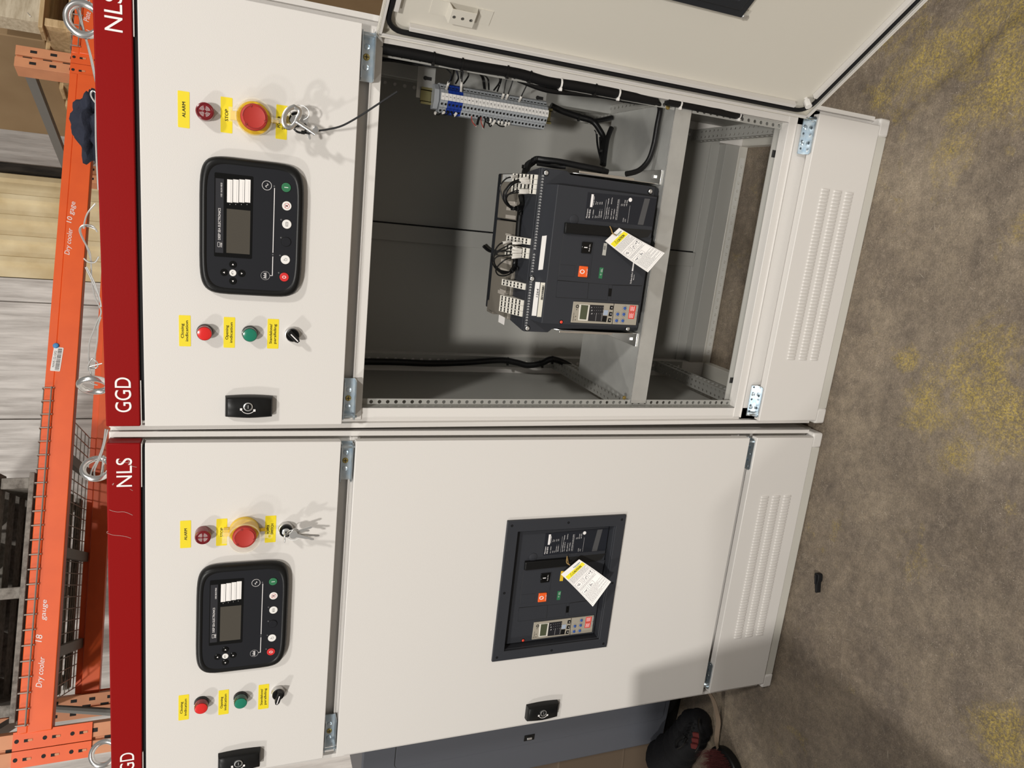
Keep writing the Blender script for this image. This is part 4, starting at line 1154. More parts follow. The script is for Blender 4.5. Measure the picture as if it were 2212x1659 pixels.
    for q in (((1104,1238),(1196,1246),(1180,1338),(1086,1332)), ((1086,1338),(1178,1344),(1160,1442),(1072,1436))):
        s = tq(q, 'warning_sticker', REDST, 0.0004)
        P = [k7(*z) for z in q]; x0 = P[3].x; zt = P[0].z
        t = TXT()
        for k in range(5): t.box(x0+0.002, x0+0.0135-0.002*(k % 2), yt-0.0006, yt-0.0004, zt-0.0026-k*0.0024-0.0004, zt-0.0026-k*0.0024+0.0004)
        t.build('print_lines', WHITE_INK, s, smooth=False)
    for q in (((1200,1246),(1228,1250),(1214,1336),(1188,1332)), ((1188,1342),(1214,1346),(1200,1424),(1172,1420))): tq(q, 'clip', mat('trip_grey', (0.30,0.29,0.27), 0.4), 0.0010, 0.0003)
    t = TXT(); p = k7(258, 1468); t.put('Micrologic 5.0 X', (p.x, yt-0.0003, p.z), h=0.0024, w=0.018)
    p = k7(318, 1254); t.tube([(p.x+0.0030*math.cos(a), yt-0.0002, p.z+0.0030*math.sin(a)) for a in [2*math.pi*i/20 for i in range(20)]], 0.0009, 6, closed=True)
    for a, c in ((308,1302),(292,1404),(286,1455)): p = k7(a, c); t.box(p.x-0.0009, p.x+0.0009, yt-0.0003, yt, p.z-0.0009, p.z+0.0009)
    t.build('lettering', BLACK_INK, tu, smooth=False)
    t = TXT()
    for i, (a, s) in enumerate((('I', 1262),('I', 1308),('I', 1356))): pass
    for c in (1262, 1308, 1356):
        p = k7(530, c); t.put('Ir' if c < 1300 else 'Ig', (p.x-0.002, yt-0.0010, p.z-0.001), h=0.0030)
        for k in range(5): p = k7(572+k*31, c+6); t.box(p.x-0.0003, p.x+0.0003, yt-0.0010, yt-0.0008, p.z-0.0003, p.z+0.0003)
    for a in (585, 668):
        p0, p1 = k7(a, 1470), k7(a+12, 1350); t.box(p0.x, p1.x, yt-0.0010, yt-0.0008, p0.z-0.0001, p0.z+0.0001)
    for a, c in ((828,1272),(814,1366),(798,1456)): p = k7(a, c); t.box(p.x-0.0016, p.x+0.0016, yt-0.0014, yt-0.0012, p.z-0.0005, p.z+0.0005); t.box(p.x-0.0004, p.x+0.0004, yt-0.0014, yt-0.0012, p.z-0.0014, p.z+0.0014)
    t.build('lettering', WHITE_INK, tu, smooth=False)
    p = k7(85, 1490); b = MB(); b.lathe([(0.0050, -0.0005), (0.0050, 0.0003)], (p.x, yF, p.z), 16, m=1); b.lathe([(0.0034, 0), (0.0034, 0.0012), (0.0022, 0.0020)], (p.x, yF, p.z), 16)
    b.build('trip_reset_button', [mat('reset_red', (0.80,0.07,0.04), 0.35), BLACK], o)
    return o
BRK = breaker(M_OPEN, 'slate grey circuit breaker standing on the galvanised shelf of the open cabinet', True)
breaker(M_SHUT @ T(0, 0.0005, 0), 'slate grey circuit breaker showing through the window of the shut door', False)

# ---- upper part of the breaker in the open cabinet: arc chutes, terminals, labels
SMOKE = mat('smoky_bronze_plastic', (0.20, 0.180, 0.150), 0.25)
def bq(u, v, y): return pr(u, v, y)
b = MB()
top_z0, top_z1 = 0.897, 0.910
for x0, x1 in ((0.213, 0.352), (0.363, 0.437), (0.441, 0.545)):
    b.box(x0, x1, 0.135, 0.275, top_z0, top_z1)
b.box(0.352, 0.363, 0.150, 0.262, top_z0, 0.905)
b.box(0.205, 0.235, 0.255, 0.300, top_z0-0.01, 0.905)
ac = b.build('arc_chute', SMOKE, BRK, bevel=0.002)
b = MB()
b.hexa([(0.2005,0.066,0.885),(0.5585,0.066,0.885),(0.548,0.135,0.885),(0.212,0.135,0.885),(0.2005,0.066,0.8985),(0.5585,0.066,0.8985),(0.548,0.135,0.903),(0.212,0.135,0.903)])
b.build('terminal_deck', SLATE, BRK, bevel=0.001)
# ivory spring terminals: blocks of two holes by six, seen on the deck
def term_block(u0, u1, v0, v1, n):
    """u0..u1 front edge to back edge in pixels down the photo, v across"""
    f0, f1 = pr(u0, v1, 0.072), pr(u0, v0, 0.072)
    x0, x1 = f0.x, f1.x
    y0, y1, zb, zt = 0.070, 0.140, 0.902, 0.931
    wd = (x1-x0)/n
    for k in range(n):
        a, c = x0+k*wd+0.0003, x0+(k+1)*wd-0.0003
        m_ = MB()
        m_.hexa([(a,y0,0.890),(c,y0,0.890),(c,y1,0.890),(a,y1,0.890),(a,y0,zb),(c,y0,zb),(c,y1,zt),(a,y1,zt)])
        up = Vector((0, -(zt-zb), (y1-y0))).normalized(); along = Vector((0, y1-y0, zt-zb)).normalized()
        for i in range(6):
            for s in (0.27, 0.73):
                ce = Vector((a+(c-a)*s, y0, zb)) + along*((i+0.75)*0.0118)
                m_.box(ce.x-0.0022, ce.x+0.0022, ce.y-0.0022, ce.y+0.0022, ce.z+0.0002, ce.z+0.0016, 1)
        m_.build('terminal_block', [CREAM_PL, BLACK], BRK)
term_block(1158, 1115, 377, 420, 4)
term_block(1143, 1103, 515, 529, 1); term_block(1140, 1120, 536, 559, 2)
term_block(1131, 1090, 612, 626, 1); term_block(1126, 1084, 648, 684, 3)
b = MB()
for v in (440, 452, 470, 570, 590, 640):
    p = pr(1112, v, 0.137); b.box(p.x-0.004, p.x+0.004, 0.150, 0.215, 0.9098, 0.9106)
for v0 in (508, 535, 632, 436, 446):
    p = pr(1098, v0, 0.15); b.box(p.x-0.0025, p.x+0.0025, 0.165, 0.20, 0.9102, 0.9116)
b.build('chute_slots', mat('pale_slot', (0.45,0.41,0.36), 0.35), BRK)
b = MB()
p = pr(1082, 690, 0.18); b.box(p.x-0.008, p.x+0.010, 0.150, 0.190, 0.9102, 0.9108)
b.build('warning_label', PAPER, BRK, smooth=False)
b = MB(); p = pr(1105, 366, 0.18); b.box(0.527, 0.544, 0.150, 0.262, 0.9102, 0.9108)
b.build('phase_label', mat('silver_label', (0.5,0.5,0.48), 0.4), BRK, smooth=False)
t = TXT()
t.put('N', (0.5355, 0.235, 0.9112), yd=(0,1,0), h=0.006, mid=True); t.put('N', (0.5355, 0.165, 0.9112), yd=(0,1,0), h=0.006, mid=True)
t.build('lettering', BLACK_INK, BRK, smooth=False)
# printed scale along the front of the deck, white labels on the sloping cover
t = TXT()
for x0, x1 in ((0.385, 0.545), (0.335, 0.375), (0.213, 0.325)):
    xx = x0
    while xx < x1:
        t.box(xx, xx+0.0016, 0.0532, 0.054, 0.8915, 0.8965); t.box(xx+0.0026, xx+0.0034, 0.0532, 0.054, 0.8925, 0.8955); xx += 0.0062
t.build('terminal_print', GREY_INK, BRK, smooth=False)
def slope_label(v0, v1, s0, s1, mtl, name='serial_label'):
    """label lying on the sloping top of the front cover; s from 0 (front) to 1 (back)"""
    ys = lambda s: (yF + (0.055-yF)*s, 0.8735 + 0.0115*s)
    pts = []
    for s in (s0, s1):
        y, z = ys(s); 
        u = 1195 if s < .5 else 1172
        a, c = pr(u, v1, y).x, pr(u, v0, y).x
        pts.append([(a, y-0.0006, z+0.0004), (c, y-0.0006, z+0.0004)])
    m_ = MB(); m_.quad(pts[0][0], pts[0][1], pts[1][1], pts[1][0]); return m_.build(name, mtl, BRK, smooth=False), pts
slope_label(510, 584, 0.42, 0.80, PAPER)
l1, pp = slope_label(610, 683, 0.52, 0.92, PAPER)
l2, pq = slope_label(612, 686, 0.10, 0.46, mat('cream_label', (0.76,0.72,0.62), 0.5))
t = TXT(); q = pp[0]
t.put('1264', (q[0][0]+0.042, q[0][1]-0.0003, q[0][2]+0.0016), yd=(0,0.96,0.276), h=0.0075, w=0.018)
q = pq[0]
xx = q[0][0]+0.038
while xx < q[1][0]-0.006:
    wv = random.choice((0.0006, 0.0010, 0.0014)); yd = Vector((0,0.96,0.276))
    o_ = Vector((xx, q[0][1]-0.0003, q[0][2]+0.0014)); t.quad(o_, o_+Vector((wv,0,0)), o_+Vector((wv,0,0))+yd*0.007, o_+yd*0.007); xx += wv + random.choice((0.0007, 0.0012))
t.build('lettering', BLACK_INK, BRK, smooth=False)

# ---- control wires of the breaker: sleeves pushed into the terminals, then looping back
SLEEVE = mat('white_wire_sleeve', (0.74, 0.71, 0.66), 0.5)
WIRE = mat('black_wire', (0.006, 0.006, 0.006), 0.35, spec=0.3)
def bwire(pix, sl, r=0.0016):
    """pix: (u, v, y) along the wire; the first sl metres carry a white sleeve"""
    pts = catmull([pr(*q) for q in pix], 8)
    m_ = MB(); m_.tube(pts, r, 7); wr = m_.build('control_wire', WIRE, BRK)
    acc, k = 0, 1
    while k < len(pts)-1 and acc < sl: acc += (pts[k]-pts[k-1]).length; k += 1
    m_ = MB(); m_.tube(pts[:k], r*2.0, 8); m_.build('wire_sleeve', SLEEVE, wr)
def z8(a, b): return (1020 + a/7.54, 320 + b/7.54)
def z6(a, b): return (1020 + a/7.54, 500 + b/7.54)
for q in (((725,458,.100),(640,470,.085),(550,500,.085),(470,590,.085),(460,680,.088),(500,820,.09),(560,920,.095),(650,985,.10),(740,985,.11)),
          ((905,487,.085),(830,500,.080),(740,520,.078),(640,560,.078),(560,650,.08),(510,740,.085),(530,860,.09),(600,950,.10),(700,985,.11)),
          ((920,530,.085),(850,538,.080),(770,545,.079),(680,580,.079),(600,650,.08),(555,740,.083),(545,830,.09),(600,930,.10),(700,970,.11)),
          ((925,560,.085),(860,565,.080),(720,550,.074),(640,590,.074),(570,680,.078),(530,780,.085),(560,900,.09),(640,975,.10),(730,990,.11)),
          ((905,690,.085),(840,690,.080),(760,690,.078),(690,700,.08),(600,745,.08),(550,790,.085),(545,860,.09),(600,950,.10),(720,980,.11)),
          ((910,720,.085),(850,725,.080),(745,722,.078),(640,740,.08),(580,770,.085),(560,850,.09),(640,960,.10),(740,985,.11))):
    bwire([(*z8(a, b_), y) for a, b_, y in q], 0.024)
for q in (((620,160,.10),(540,178,.09),(460,200,.088),(395,270,.088),(350,370,.088),(350,480,.09),(400,580,.095),(500,650,.10),(620,655,.11)),
          ((800,185,.085),(720,190,.080),(640,195,.082),(520,260,.084),(400,330,.088),(345,420,.09),(370,540,.095),(460,630,.10),(620,660,.11)),
          ((800,300,.085),(700,280,.080),(630,265,.082),(540,300,.08),(420,330,.085),(330,400,.09),(320,480,.09),(380,600,.095),(500,680,.10),(640,650,.11)),
          ((795,330,.085),(700,330,.080),(620,325,.08),(500,320,.08),(410,345,.085),(350,430,.09),(380,560,.095),(480,660,.10),(640,655,.11)),
          ((795,380,.085),(700,380,.080),(620,380,.08),(520,390,.08),(410,410,.085),(360,470,.09),(390,580,.095),(500,690,.10),(650,640,.11)),
          ((785,410,.085),(700,418,.080),(620,430,.08),(540,460,.08),(440,540,.085),(385,630,.09),(430,710,.095),(540,720,.10),(640,670,.11),(690,610,.12))):
    bwire([(*z6(a, b_), y) for a, b_, y in q], 0.024)
m_ = MB(); m_.tube(catmull([pr(*z8(a, b_), y) for a, b_, y in ((720,985,.11),(780,960,.12),(815,900,.125),(790,760,.13))], 6), 0.0060, 10); m_.build('wire_bundle', WIRE, BRK)
m_ = MB(); m_.tube(catmull([pr(*z8(a, b_), y) for a, b_, y in ((780,980,.125),(770,1100,.13),(755,1240,.13),(740,1460,.13))], 6), 0.0060, 10); m_.build('wire_bundle', WIRE, BRK)
m_ = MB(); m_.tube(catmull([pr(*z6(a, b_), y) for a, b_, y in ((640,650,.11),(680,590,.12),(695,500,.125),(700,430,.13))], 6), 0.0055, 10); m_.build('wire_bundle', WIRE, BRK)
m_ = MB(); m_.tube(catmull([pr(*z8(a, b_), y) for a, b_, y in ((860,430,.13),(875,360,.14),(910,280,.16),(960,240,.17))], 6), 0.0085, 10); m_.build('wire_bundle', WIRE, BRK)

m_ = MB()
for a, b_, y, f in ((655,985,.10,z8),(770,1060,.125,z8),(835,300,.14,z8),(1030,170,.16,z8),(720,600,.12,z6)):
    p = pr(*f(a, b_), y); m_.box(p.x-0.004, p.x+0.004, y-0.010, y+0.006, p.z-0.0022, p.z+0.0022)
m_.build('bundle_tie', BLACK, BRK, bevel=0.001)

# ================================================================== caution tags
def caution_tag(M, corners, ys, hook, label, bend=0.006):
    """corners in pixels: top left, top right, bottom right, bottom left"""
    o = thing('caution_tag', label, 'tag', M, 'caution tags on the breakers')
    c = [pm(M, u, v, y) for (u, v), y in zip(corners, ys)]
    N = 12
    def S(s, t, off=0.0):
        p = (c[0]*(1-s)+c[1]*s)*(1-t) + (c[3]*(1-s)+c[2]*s)*t
        return p + nrm*(off - bend*math.sin(math.pi*t)*(1 - 0.3*s))
    nrm = (c[1]-c[0]).cross(c[3]-c[0]).normalized()
    if nrm.y > 0: nrm = -nrm
    mb = MB(); v = []; f = []
    for off in (0.0, -0.0005):
        for i in range(N+1):
            for j in range(5): v.append(S(j/4, i/N, off))
    for i in range(N):
        for j in range(4):
            a = i*5+j; f.append((a, a+1, a+6, a+5)); f.append((a+(N+1)*5, a+5+(N+1)*5, a+6+(N+1)*5, a+1+(N+1)*5))
    mb.add(v, f); mb.build('card', PAPER, o, smooth=True, angle=60)
    def strip(mb, s0, s1, t0, t1, off=0.0004, n=4):
        pts = [S(s0, t0+(t1-t0)*k/n, off) for k in range(n+1)] + [S(s1, t0+(t1-t0)*k/n, off) for k in range(n+1)][::-1]
        for k in range(n): mb.quad(pts[k], pts[k+1], pts[2*n-k], pts[2*n+1-k])
    mb = MB(); strip(mb, 0.05, 0.97, 0.115, 0.215); yb_ = mb.build('yellow_band', CARD_YEL, o, smooth=False)
    t = TXT(); xd = S(0.8, 0.165)-S(0.2, 0.165); yd = S(0.5, 0.12)-S(0.5, 0.21)
    hgt = (S(0.5, 0.115)-S(0.5, 0.215)).length
    wd = (S(1, 0.16)-S(0, 0.16)).length
    t.put('CAUTION', S(0.37, 0.195, 0.0008), xd=xd, yd=yd, h=hgt*0.52, w=wd*0.44, bold=0.0002)
    a0, a1, a2 = S(0.23, 0.197, 0.0008), S(0.33, 0.197, 0.0008), S(0.28, 0.128, 0.0008)
    t.tube([a0, a1, a2], 0.0004, 5, closed=True)
    t.build('lettering', BLACK_INK, yb_, smooth=False)
    t = TXT(); xd = S(0.9, 0.05)-S(0.3, 0.05)
    t.put('Schneider', S(0.56, 0.085, 0.0006), xd=xd, yd=yd, h=hgt*0.30, w=wd*0.36, bold=0.0001); t.put('Electric', S(0.62, 0.11, 0.0006), xd=xd, yd=yd, h=hgt*0.18, w=wd*0.2)
    t.build('lettering', mat('green_ink', (0.05,0.18,0.09), 0.5), o, smooth=False)
    mb = MB(); rnd = random.Random(3)
    lines = [(0.24+0.0205*k, 0.07, 0.95-0.25*rnd.random()*(k % 3 == 2)) for k in range(7)] + [(0.555+0.018*k, 0.07, 0.92-0.3*rnd.random()*(k % 2)) for k in range(3)] + [(0.725+0.0195*k, 0.07, 0.95-0.45*rnd.random()*(k % 3 == 1)) for k in range(12)]
    for t0, s0, s1 in lines:
        s = s0
        while s < s1:
            ln = rnd.uniform(0.03, 0.10); strip(mb, s, min(s+ln, s1), t0, t0+0.0065, n=1); s += ln+0.014
    for t0, cnt in ((0.405, 3), (0.625, 2)):
        for k in range(cnt):
            s0 = 0.07 + k*0.31; s1 = s0+0.26; t1 = t0 + (0.125 if cnt == 3 else 0.085)
            for q in ((s0, s1, t0, t0+0.004), (s0, s1, t1-0.004, t1), (s0, s0+0.008, t0, t1), (s1-0.008, s1, t0, t1)): strip(mb, *q, n=1)
            for j in range(7):
                sa_, ta_ = s0+rnd.uniform(.04,.18), t0+rnd.uniform(.02, t1-t0-.03); strip(mb, sa_, sa_+rnd.uniform(.02,.07), ta_, ta_+rnd.uniform(.006,.02), n=1)
    for q in ((0.03, 0.97, 0.228, 0.230), (0.03, 0.97, 0.972, 0.974), (0.03, 0.036, 0.228, 0.974), (0.964, 0.97, 0.228, 0.974)): strip(mb, *q, n=6)
    mb.build('printed_text', mat('grey_print', (0.22,0.22,0.23), 0.6), o, smooth=False)
    hp = [pm(M, u, v, y) for u, v, y in hook]
    mb = MB(); mb.tube(catmull(hp, 6), 0.0011, 7); mb.build('string', mat('tan_string', (0.36,0.23,0.08), 0.7), o)
    return o
q7 = lambda a, b: (1200 + a/6.912, 480 + b/6.912)
caution_tag(M_OPEN, [q7(740,280), q7(950,85), q7(1630,460), q7(1380,748)], (0.003, 0.004, -0.030, -0.032),
            [(*q7(812,62), .006), (*q7(838,120), .000), (*q7(850,160), -.002), (*q7(905,196), .001), (*q7(870,172), .006), (*q7(800,205), .008)],
            'white and yellow CAUTION tag tied to the breaker in the open cabinet')
q3 = lambda a, b: (1040 + a/4.74, 1080 + b/4.74)
caution_tag(M_SHUT, [q3(815,762), q3(1000,608), q3(1326,838), q3(1140,1092)], (0.0, -0.006, -0.048, -0.045),
            [(*q3(878,575), .006), (*q3(872,640), .000), (*q3(905,665), -.004), (*q3(890,650), .004), (*q3(880,590), .007)],
            'white and yellow CAUTION tag hanging over the window of the shut cabinet', bend=0.010)

# ================================================================== terminal strip
k2 = lambda a, b: (760 + a/4.148, b/4.148)
yT = 0.195
pA, pB = pr(*k2(818, 856), yT), pr(*k2(1748, 1022), yT)
pitch = (pA.z - pB.z)/29
TX, TZ0 = (pA.x + pB.x)/2, pA.z
TS = thing('terminal_strip', 'grey strip of numbered terminals with four blue ones, right side of the open cabinet', 'terminal strip', M_OPEN)
OLIVE = mat('olive_chromate_rail', (0.30, 0.27, 0.13), 0.35, 0.8)
b = MB(); za, zb = TZ0+0.040, TZ0-30*pitch-0.020
b.box(TX-0.0175, TX-0.011, 0.232, 0.234, zb, za); b.box(TX+0.011, TX+0.0175, 0.232, 0.234, zb, za)
b.box(TX-0.0125, TX+0.0125, 0.239, 0.241, zb, za); b.box(TX-0.0125, TX-0.011, 0.232, 0.241, zb, za); b.box(TX+0.011, TX+0.0125, 0.232, 0.241, zb, za)
b.build('din_rail', OLIVE, TS)
def tb_mesh(hh):
    m_ = MB()
    prof = [(-0.033, 0.236), (-0.033, 0.214), (-0.0225, 0.209), (-0.0215, 0.204), (-0.0085, 0.199), (-0.0075, 0.196), (0.0075, 0.196), (0.0085, 0.200), (0.015, 0.203), (0.019, 0.211), (0.027, 0.215), (0.030, 0.221), (0.030, 0.236)]
    m_.prism([(TX+p, q) for p, q in prof], TOP, TZ0-hh, TZ0+hh)
    for x, y in ((-0.028, 0.2110), (-0.0150, 0.2008)):
        c = Vector((TX+x, y-0.0004, TZ0)); r = hh*0.62
        pts = [c + Vector((math.cos(a)*r, -abs(0)-math.cos(a)*0.0012, math.sin(a)*r)) for a in [2*math.pi*i/12 for i in range(12)]]
        m_.add(pts, [tuple(range(12))], 1)
        m_.add([p + (p-c)*0.28 + Vector((0, -0.0003, 0)) for p in pts] + [p + Vector((0, -0.0003, 0)) for p in pts], [(i, (i+1) % 12, 12+(i+1) % 12, 12+i) for i in range(12)], 0)
    m_.box(TX+0.0205, TX+0.0225, 0.2115, 0.2145, TZ0-hh*0.7, TZ0+hh*0.7, 1)
    return m_
proto = {}
for nm, mt in (('grey', GREY_PL), ('blue', BLUE_PL)):
    proto[nm] = tb_mesh(pitch*0.47).build('terminal_block', [mt, BLACK], TS, angle=30)
made = {'grey': False, 'blue': False}
DIG = TXT()
for i in range(30):
    nm = 'blue' if 2 <= i <= 5 else 'grey'
    o = proto[nm] if not made[nm] else proto[nm].copy()
    if made[nm]: COL.objects.link(o); o.parent = TS
    made[nm] = True
    o.location = (0, 0, -i*pitch)
    c = MB(); c.box(TX-0.0072, TX+0.0072, 0.1950, 0.1962, TZ0-i*pitch-pitch*0.46, TZ0-i*pitch+pitch*0.46)
    c.build('number_tile', WHITE_PL, TS)
    DIG.put(str(i+1), (TX, 0.1947, TZ0-i*pitch-0.0017), h=0.0036, mid=True, bold=0.00015)
DIG.build('lettering', BLACK_INK, TS, smooth=False)
b = MB(); b.prism([(TX+p, q) for p, q in ((-0.026,0.236),(-0.026,0.216),(-0.010,0.206),(0.014,0.206),(0.026,0.220),(0.026,0.236))], TOP, TZ0+pitch*0.6, TZ0+pitch*1.9)
b.prism([(TX+p, q) for p, q in ((-0.026,0.236),(-0.026,0.216),(-0.010,0.206),(0.014,0.206),(0.026,0.220),(0.026,0.236))], TOP, TZ0-pitch*29.55, TZ0-pitch*29.9)
b.build('end_bracket', GREY_PL, TS, bevel=0.001)
for zc in (TZ0+0.028, TZ0-29*pitch+0.006):
    b = MB(); b.box(TX-0.005, TX+0.072, 0.2415, 0.2435, zc-0.019, zc+0.021); b.box(TX+0.034, TX+0.041, 0.2405, 0.2415, zc-0.011, zc+0.003, 1)
    b.lathe([(0.0045, 0), (0.0045, 0.002)], (TX+0.0375, 0.2420, zc+0.003), 12, m=1)
    b.build('mounting_bracket', [GALV, BLACK_INK], TS)
def twire(pix, sl, r=0.0015, mtl=None):
    pts = catmull([pr(*k2(a, c), y) for a, c, y in pix], 8)
    m_ = MB(); m_.tube(pts, r, 7); wr = m_.build('terminal_wire', mtl or WIRE, TS)
    if sl:
        acc, k = 0, 1
        while k < len(pts)-1 and acc < sl: acc += (pts[k]-pts[k-1]).length; k += 1
        m_ = MB(); m_.tube(pts[:k], r*1.9, 8); m_.build('wire_sleeve', SLEEVE, wr)
for pts, sl in (([(845,805),(868,738),(890,665),(820,592),(790,575)],.019), ([(930,750),(955,700),(940,640),(915,600)],0), ([(978,825),(985,730),(1005,620),(1050,545)],.026), ([(1000,750),(1045,680),(1035,630),(1000,595)],0),
                ([(1185,795),(1165,690),(1110,630)],0), ([(1195,800),(1180,690),(1125,635)],0), ([(1228,805),(1215,700),(1120,640)],0), ([(1272,810),(1325,730),(1310,645)],0), ([(1303,820),(1335,730),(1360,620)],0),
                ([(1340,903),(1365,825),(1385,720),(1440,640)],.020), ([(1375,912),(1405,830),(1440,730),(1450,650)],.020), ([(1490,933),(1525,850),(1578,735),(1580,660)],.022),
                ([(895,560),(915,640),(885,735)],0), ([(1000,560),(985,620),(978,700)],0)):
    twire([(a, c, 0.205 if i < 2 else 0.20-0.04*i) for i, (a, c) in enumerate(pts)], sl, 0.0019 if not sl else 0.0015)
for pts, sl in (([(752,1003),(748,1018),(775,1028),(800,1010)],.005), ([(830,1000),(818,1022),(845,1028),(872,1000)],.006), ([(938,1012),(918,1036),(900,1030),(898,1005)],.008),
                ([(1245,1062),(1238,1090),(1225,1060)],.008), ([(1285,1078),(1255,1120),(1235,1130),(1215,1070)],.012), ([(1320,1085),(1308,1108),(1280,1100)],.006), ([(1350,1090),(1338,1110),(1318,1100)],.006),
                ([(1385,1095),(1368,1130),(1330,1130),(1300,1110)],.009), ([(1412,1098),(1398,1118),(1370,1105)],.006), ([(1145,1048),(1128,1120)],0), ([(1135,1048),(1118,1118)],0), ([(1200,1060),(1185,1130),(1180,1150)],0), ([(1190,1055),(1205,1095),(1240,1110)],0)):
    twire([(a, c, 0.205) for a, c in pts], sl, 0.0015)
RW = mat('red_wire', (0.35, 0.03, 0.02), 0.4); WW = mat('bare_white_wire', (0.6, 0.55, 0.5), 0.5)
for pts in ([(1072,1040),(1080,1090),(1110,1130)], [(1158,1050),(1160,1100),(1180,1145)]): twire([(a, c, 0.205) for a, c in pts], 0, 0.0010, RW)
for pts in ([(1080,1075),(1095,1110),(1115,1135)], [(1165,1090),(1175,1130),(1178,1155)]): twire([(a, c, 0.207) for a, c in pts], 0, 0.0013, WW)

# ================================================================== cable looms in the open cabinet
LOOM = mat('black_cable_wrap', (0.006, 0.006, 0.0065), 0.36, spec=0.3, bump=(900, 0.3, 0.001))
def loom(label, pix, r, ties=(), n=12, tie_m=None, extra=()):
    o = thing('cable_loom', label, 'cable loom', M_OPEN)
    pts = catmull([pr(u, v, y) for u, v, y in pix], 8)
    m_ = MB(); m_.tube(pts, r, n); m_.build('sheath', LOOM, o)
    for ex, rr in extra:
        m_ = MB(); m_.tube(catmull([pr(u, v, y) for u, v, y in ex], 8), rr, 8); m_.build('branch', LOOM, o)
    for t_, mt in ties:
        i = int(t_*(len(pts)-2)); p, q = pts[i], pts[i+1]; d = (q-p).normalized()
        m_ = MB(); m_.tube([p-d*0.0018, p+d*0.0018], r*1.12, n); e = d.cross(Vector((0,1,0))).normalized(); c = p - e*r*1.1 + Vector((0,-r*0.4,0))
        m_.box(c.x-0.003, c.x+0.003, c.y-0.003, c.y+0.002, c.z-0.0028, c.z+0.0028); m_.build('cable_tie', mt, o)
    return o
loom('thick black cable loom running down the right-hand front post, open cabinet',
     ((795,98,.043),(850,108,.042),(920,121,.042),(980,134,.042),(1050,146,.042),(1120,158,.042),(1180,175,.042),(1240,184,.042),(1310,197,.042),(1370,208,.044),(1416,216,.046)), 0.0115,
     ((.24,BLACK),(.33,BLACK),(.47,BLACK),(.55,BLACK),(.66,WHITE_PL),(.78,BLACK),(.86,WHITE_PL)),
     extra=((((800,112,.15),(860,121,.15),(930,134,.14),(985,146,.12)), .0045), (((800,122,.17),(860,126,.16),(920,140,.15),(975,145,.13)), .0035), (((800,128,.19),(850,131,.18),(900,139,.17),(955,140,.14)), .003),
            (((1120,170,.09),(1180,192,.088),(1250,200,.088),(1300,205,.09),(1360,216,.092),(1400,220,.092)), .0075)))
loom('black loom lying along the right front post below the shelf, open cabinet', ((1440,219,.042),(1500,230,.042),(1530,236,.042),(1560,242,.042),(1588,248,.044),(1598,249,.050)), 0.0090, ((.12,WHITE_PL),(.9,WHITE_PL)))
loom('glossy black cable curving from the loom down to the breaker bracket', ((1408,215,.048),(1420,222,.055),(1426,236,.065),(1420,270,.075),(1413,310,.081),(1404,340,.080),(1392,358,.080),(1376,370,.080),(1352,376,.082)), 0.0062, ((.02,BLACK),(.06,BLACK)))
loom('black loom running down the left rear post of the open cabinet', ((770,781,.50),(850,782,.50),(930,785,.50),(1000,783,.50),(1080,778,.50),(1115,783,.49),(1140,789,.48),(1168,785,.47),(1190,776,.46),(1215,782,.46),(1240,797,.45)), 0.0095, ((.45,BLACK),(.72,BLACK),(.83,BLACK)))
loom('black loom crossing from the right rear rail up to the breaker', ((1190,228,.30),(1215,240,.30),(1250,252,.30),(1280,262,.30),(1296,282,.29),(1304,300,.28),(1303,325,.26),(1302,355,.24)), 0.0075, ((.3,BLACK),(.9,BLACK)),
     extra=((((1280,262,.30),(1300,259,.31),(1322,254,.32)), .006), (((1321,276,.27),(1312,300,.26),(1307,330,.25),(1304,358,.24)), .0065), (((1289,290,.28),(1291,315,.27),(1298,345,.25)), .0026), (((1296,296,.28),(1297,322,.27),(1300,350,.25)), .0026),
            (((1284,281,.28),(1287,285,.28),(1288,292,.28)), .0014)))
loom('black loom along the right-hand top edge of the breaker', ((1150,352,.17),(1158,344,.16),(1178,346,.15),(1210,350,.14),(1250,358,.13),(1290,366,.12),(1312,372,.12)), 0.0072, ((.1,BLACK),(.92,BLACK)),
     extra=((((1160,354,.15),(1200,360,.14),(1222,362,.13)), .004),))
loom('thin black cable hanging on the rear door behind the breaker', ((1044,531,.54),(1054,540,.54),(1066,544,.54),(1085,545,.54),(1100,545,.53)), 0.0045)

# ================================================================== lifting eyes, wire and rag on the roofs
def eyebolt(u, v, y, rot, label, M, R=0.0235, r=0.0058):
    p = pr(u, v, y)
    o = thing('eyebolt', label, 'eyebolt', T(p.x, p.y, 1.7255) @ Matrix.Rotation(rot, 4, 'Z'), 'lifting eyebolts')
    h = p.z - 1.7255
    m_ = MB(); m_.tube([(R*math.cos(a), 0, h + R*math.sin(a)) for a in [2*math.pi*i/40 for i in range(40)]], r, 14, closed=True); m_.build('ring', CHROME, o)
    m_ = MB(); m_.lathe([(0.014, 0.0), (0.014, 0.004), (0.008, 0.006), (0.007, max(h-R, 0.007))], n=20, axis='z'); m_.build('shank', CHROME, o)
    return o
eyebolt(181, 42, .07, 0.05, 'shiny lifting eyebolt seen face on at the right of the open cabinet roof', M_OPEN, 0.0245, .0062)
eyebolt(203, 832, .07, -0.75, 'lifting eyebolt with knotted wire at the left of the open cabinet roof', M_OPEN)
eyebolt(209, 1012, .07, 0.95, 'lifting eyebolt with a doubled wire loop at the right of the shut cabinet roof', M_SHUT)
eyebolt(224, 1627, .07, 0.85, 'bare lifting eyebolt at the left of the shut cabinet roof', M_SHUT)
GWIRE = mat('galvanised_wire', (0.55, 0.54, 0.52), 0.35, 0.8)
zz2 = lambda a, b: (a/4.1475, 400 + b/4.1475)
zz1 = lambda a, b: (a/4.1475, b/4.1475)
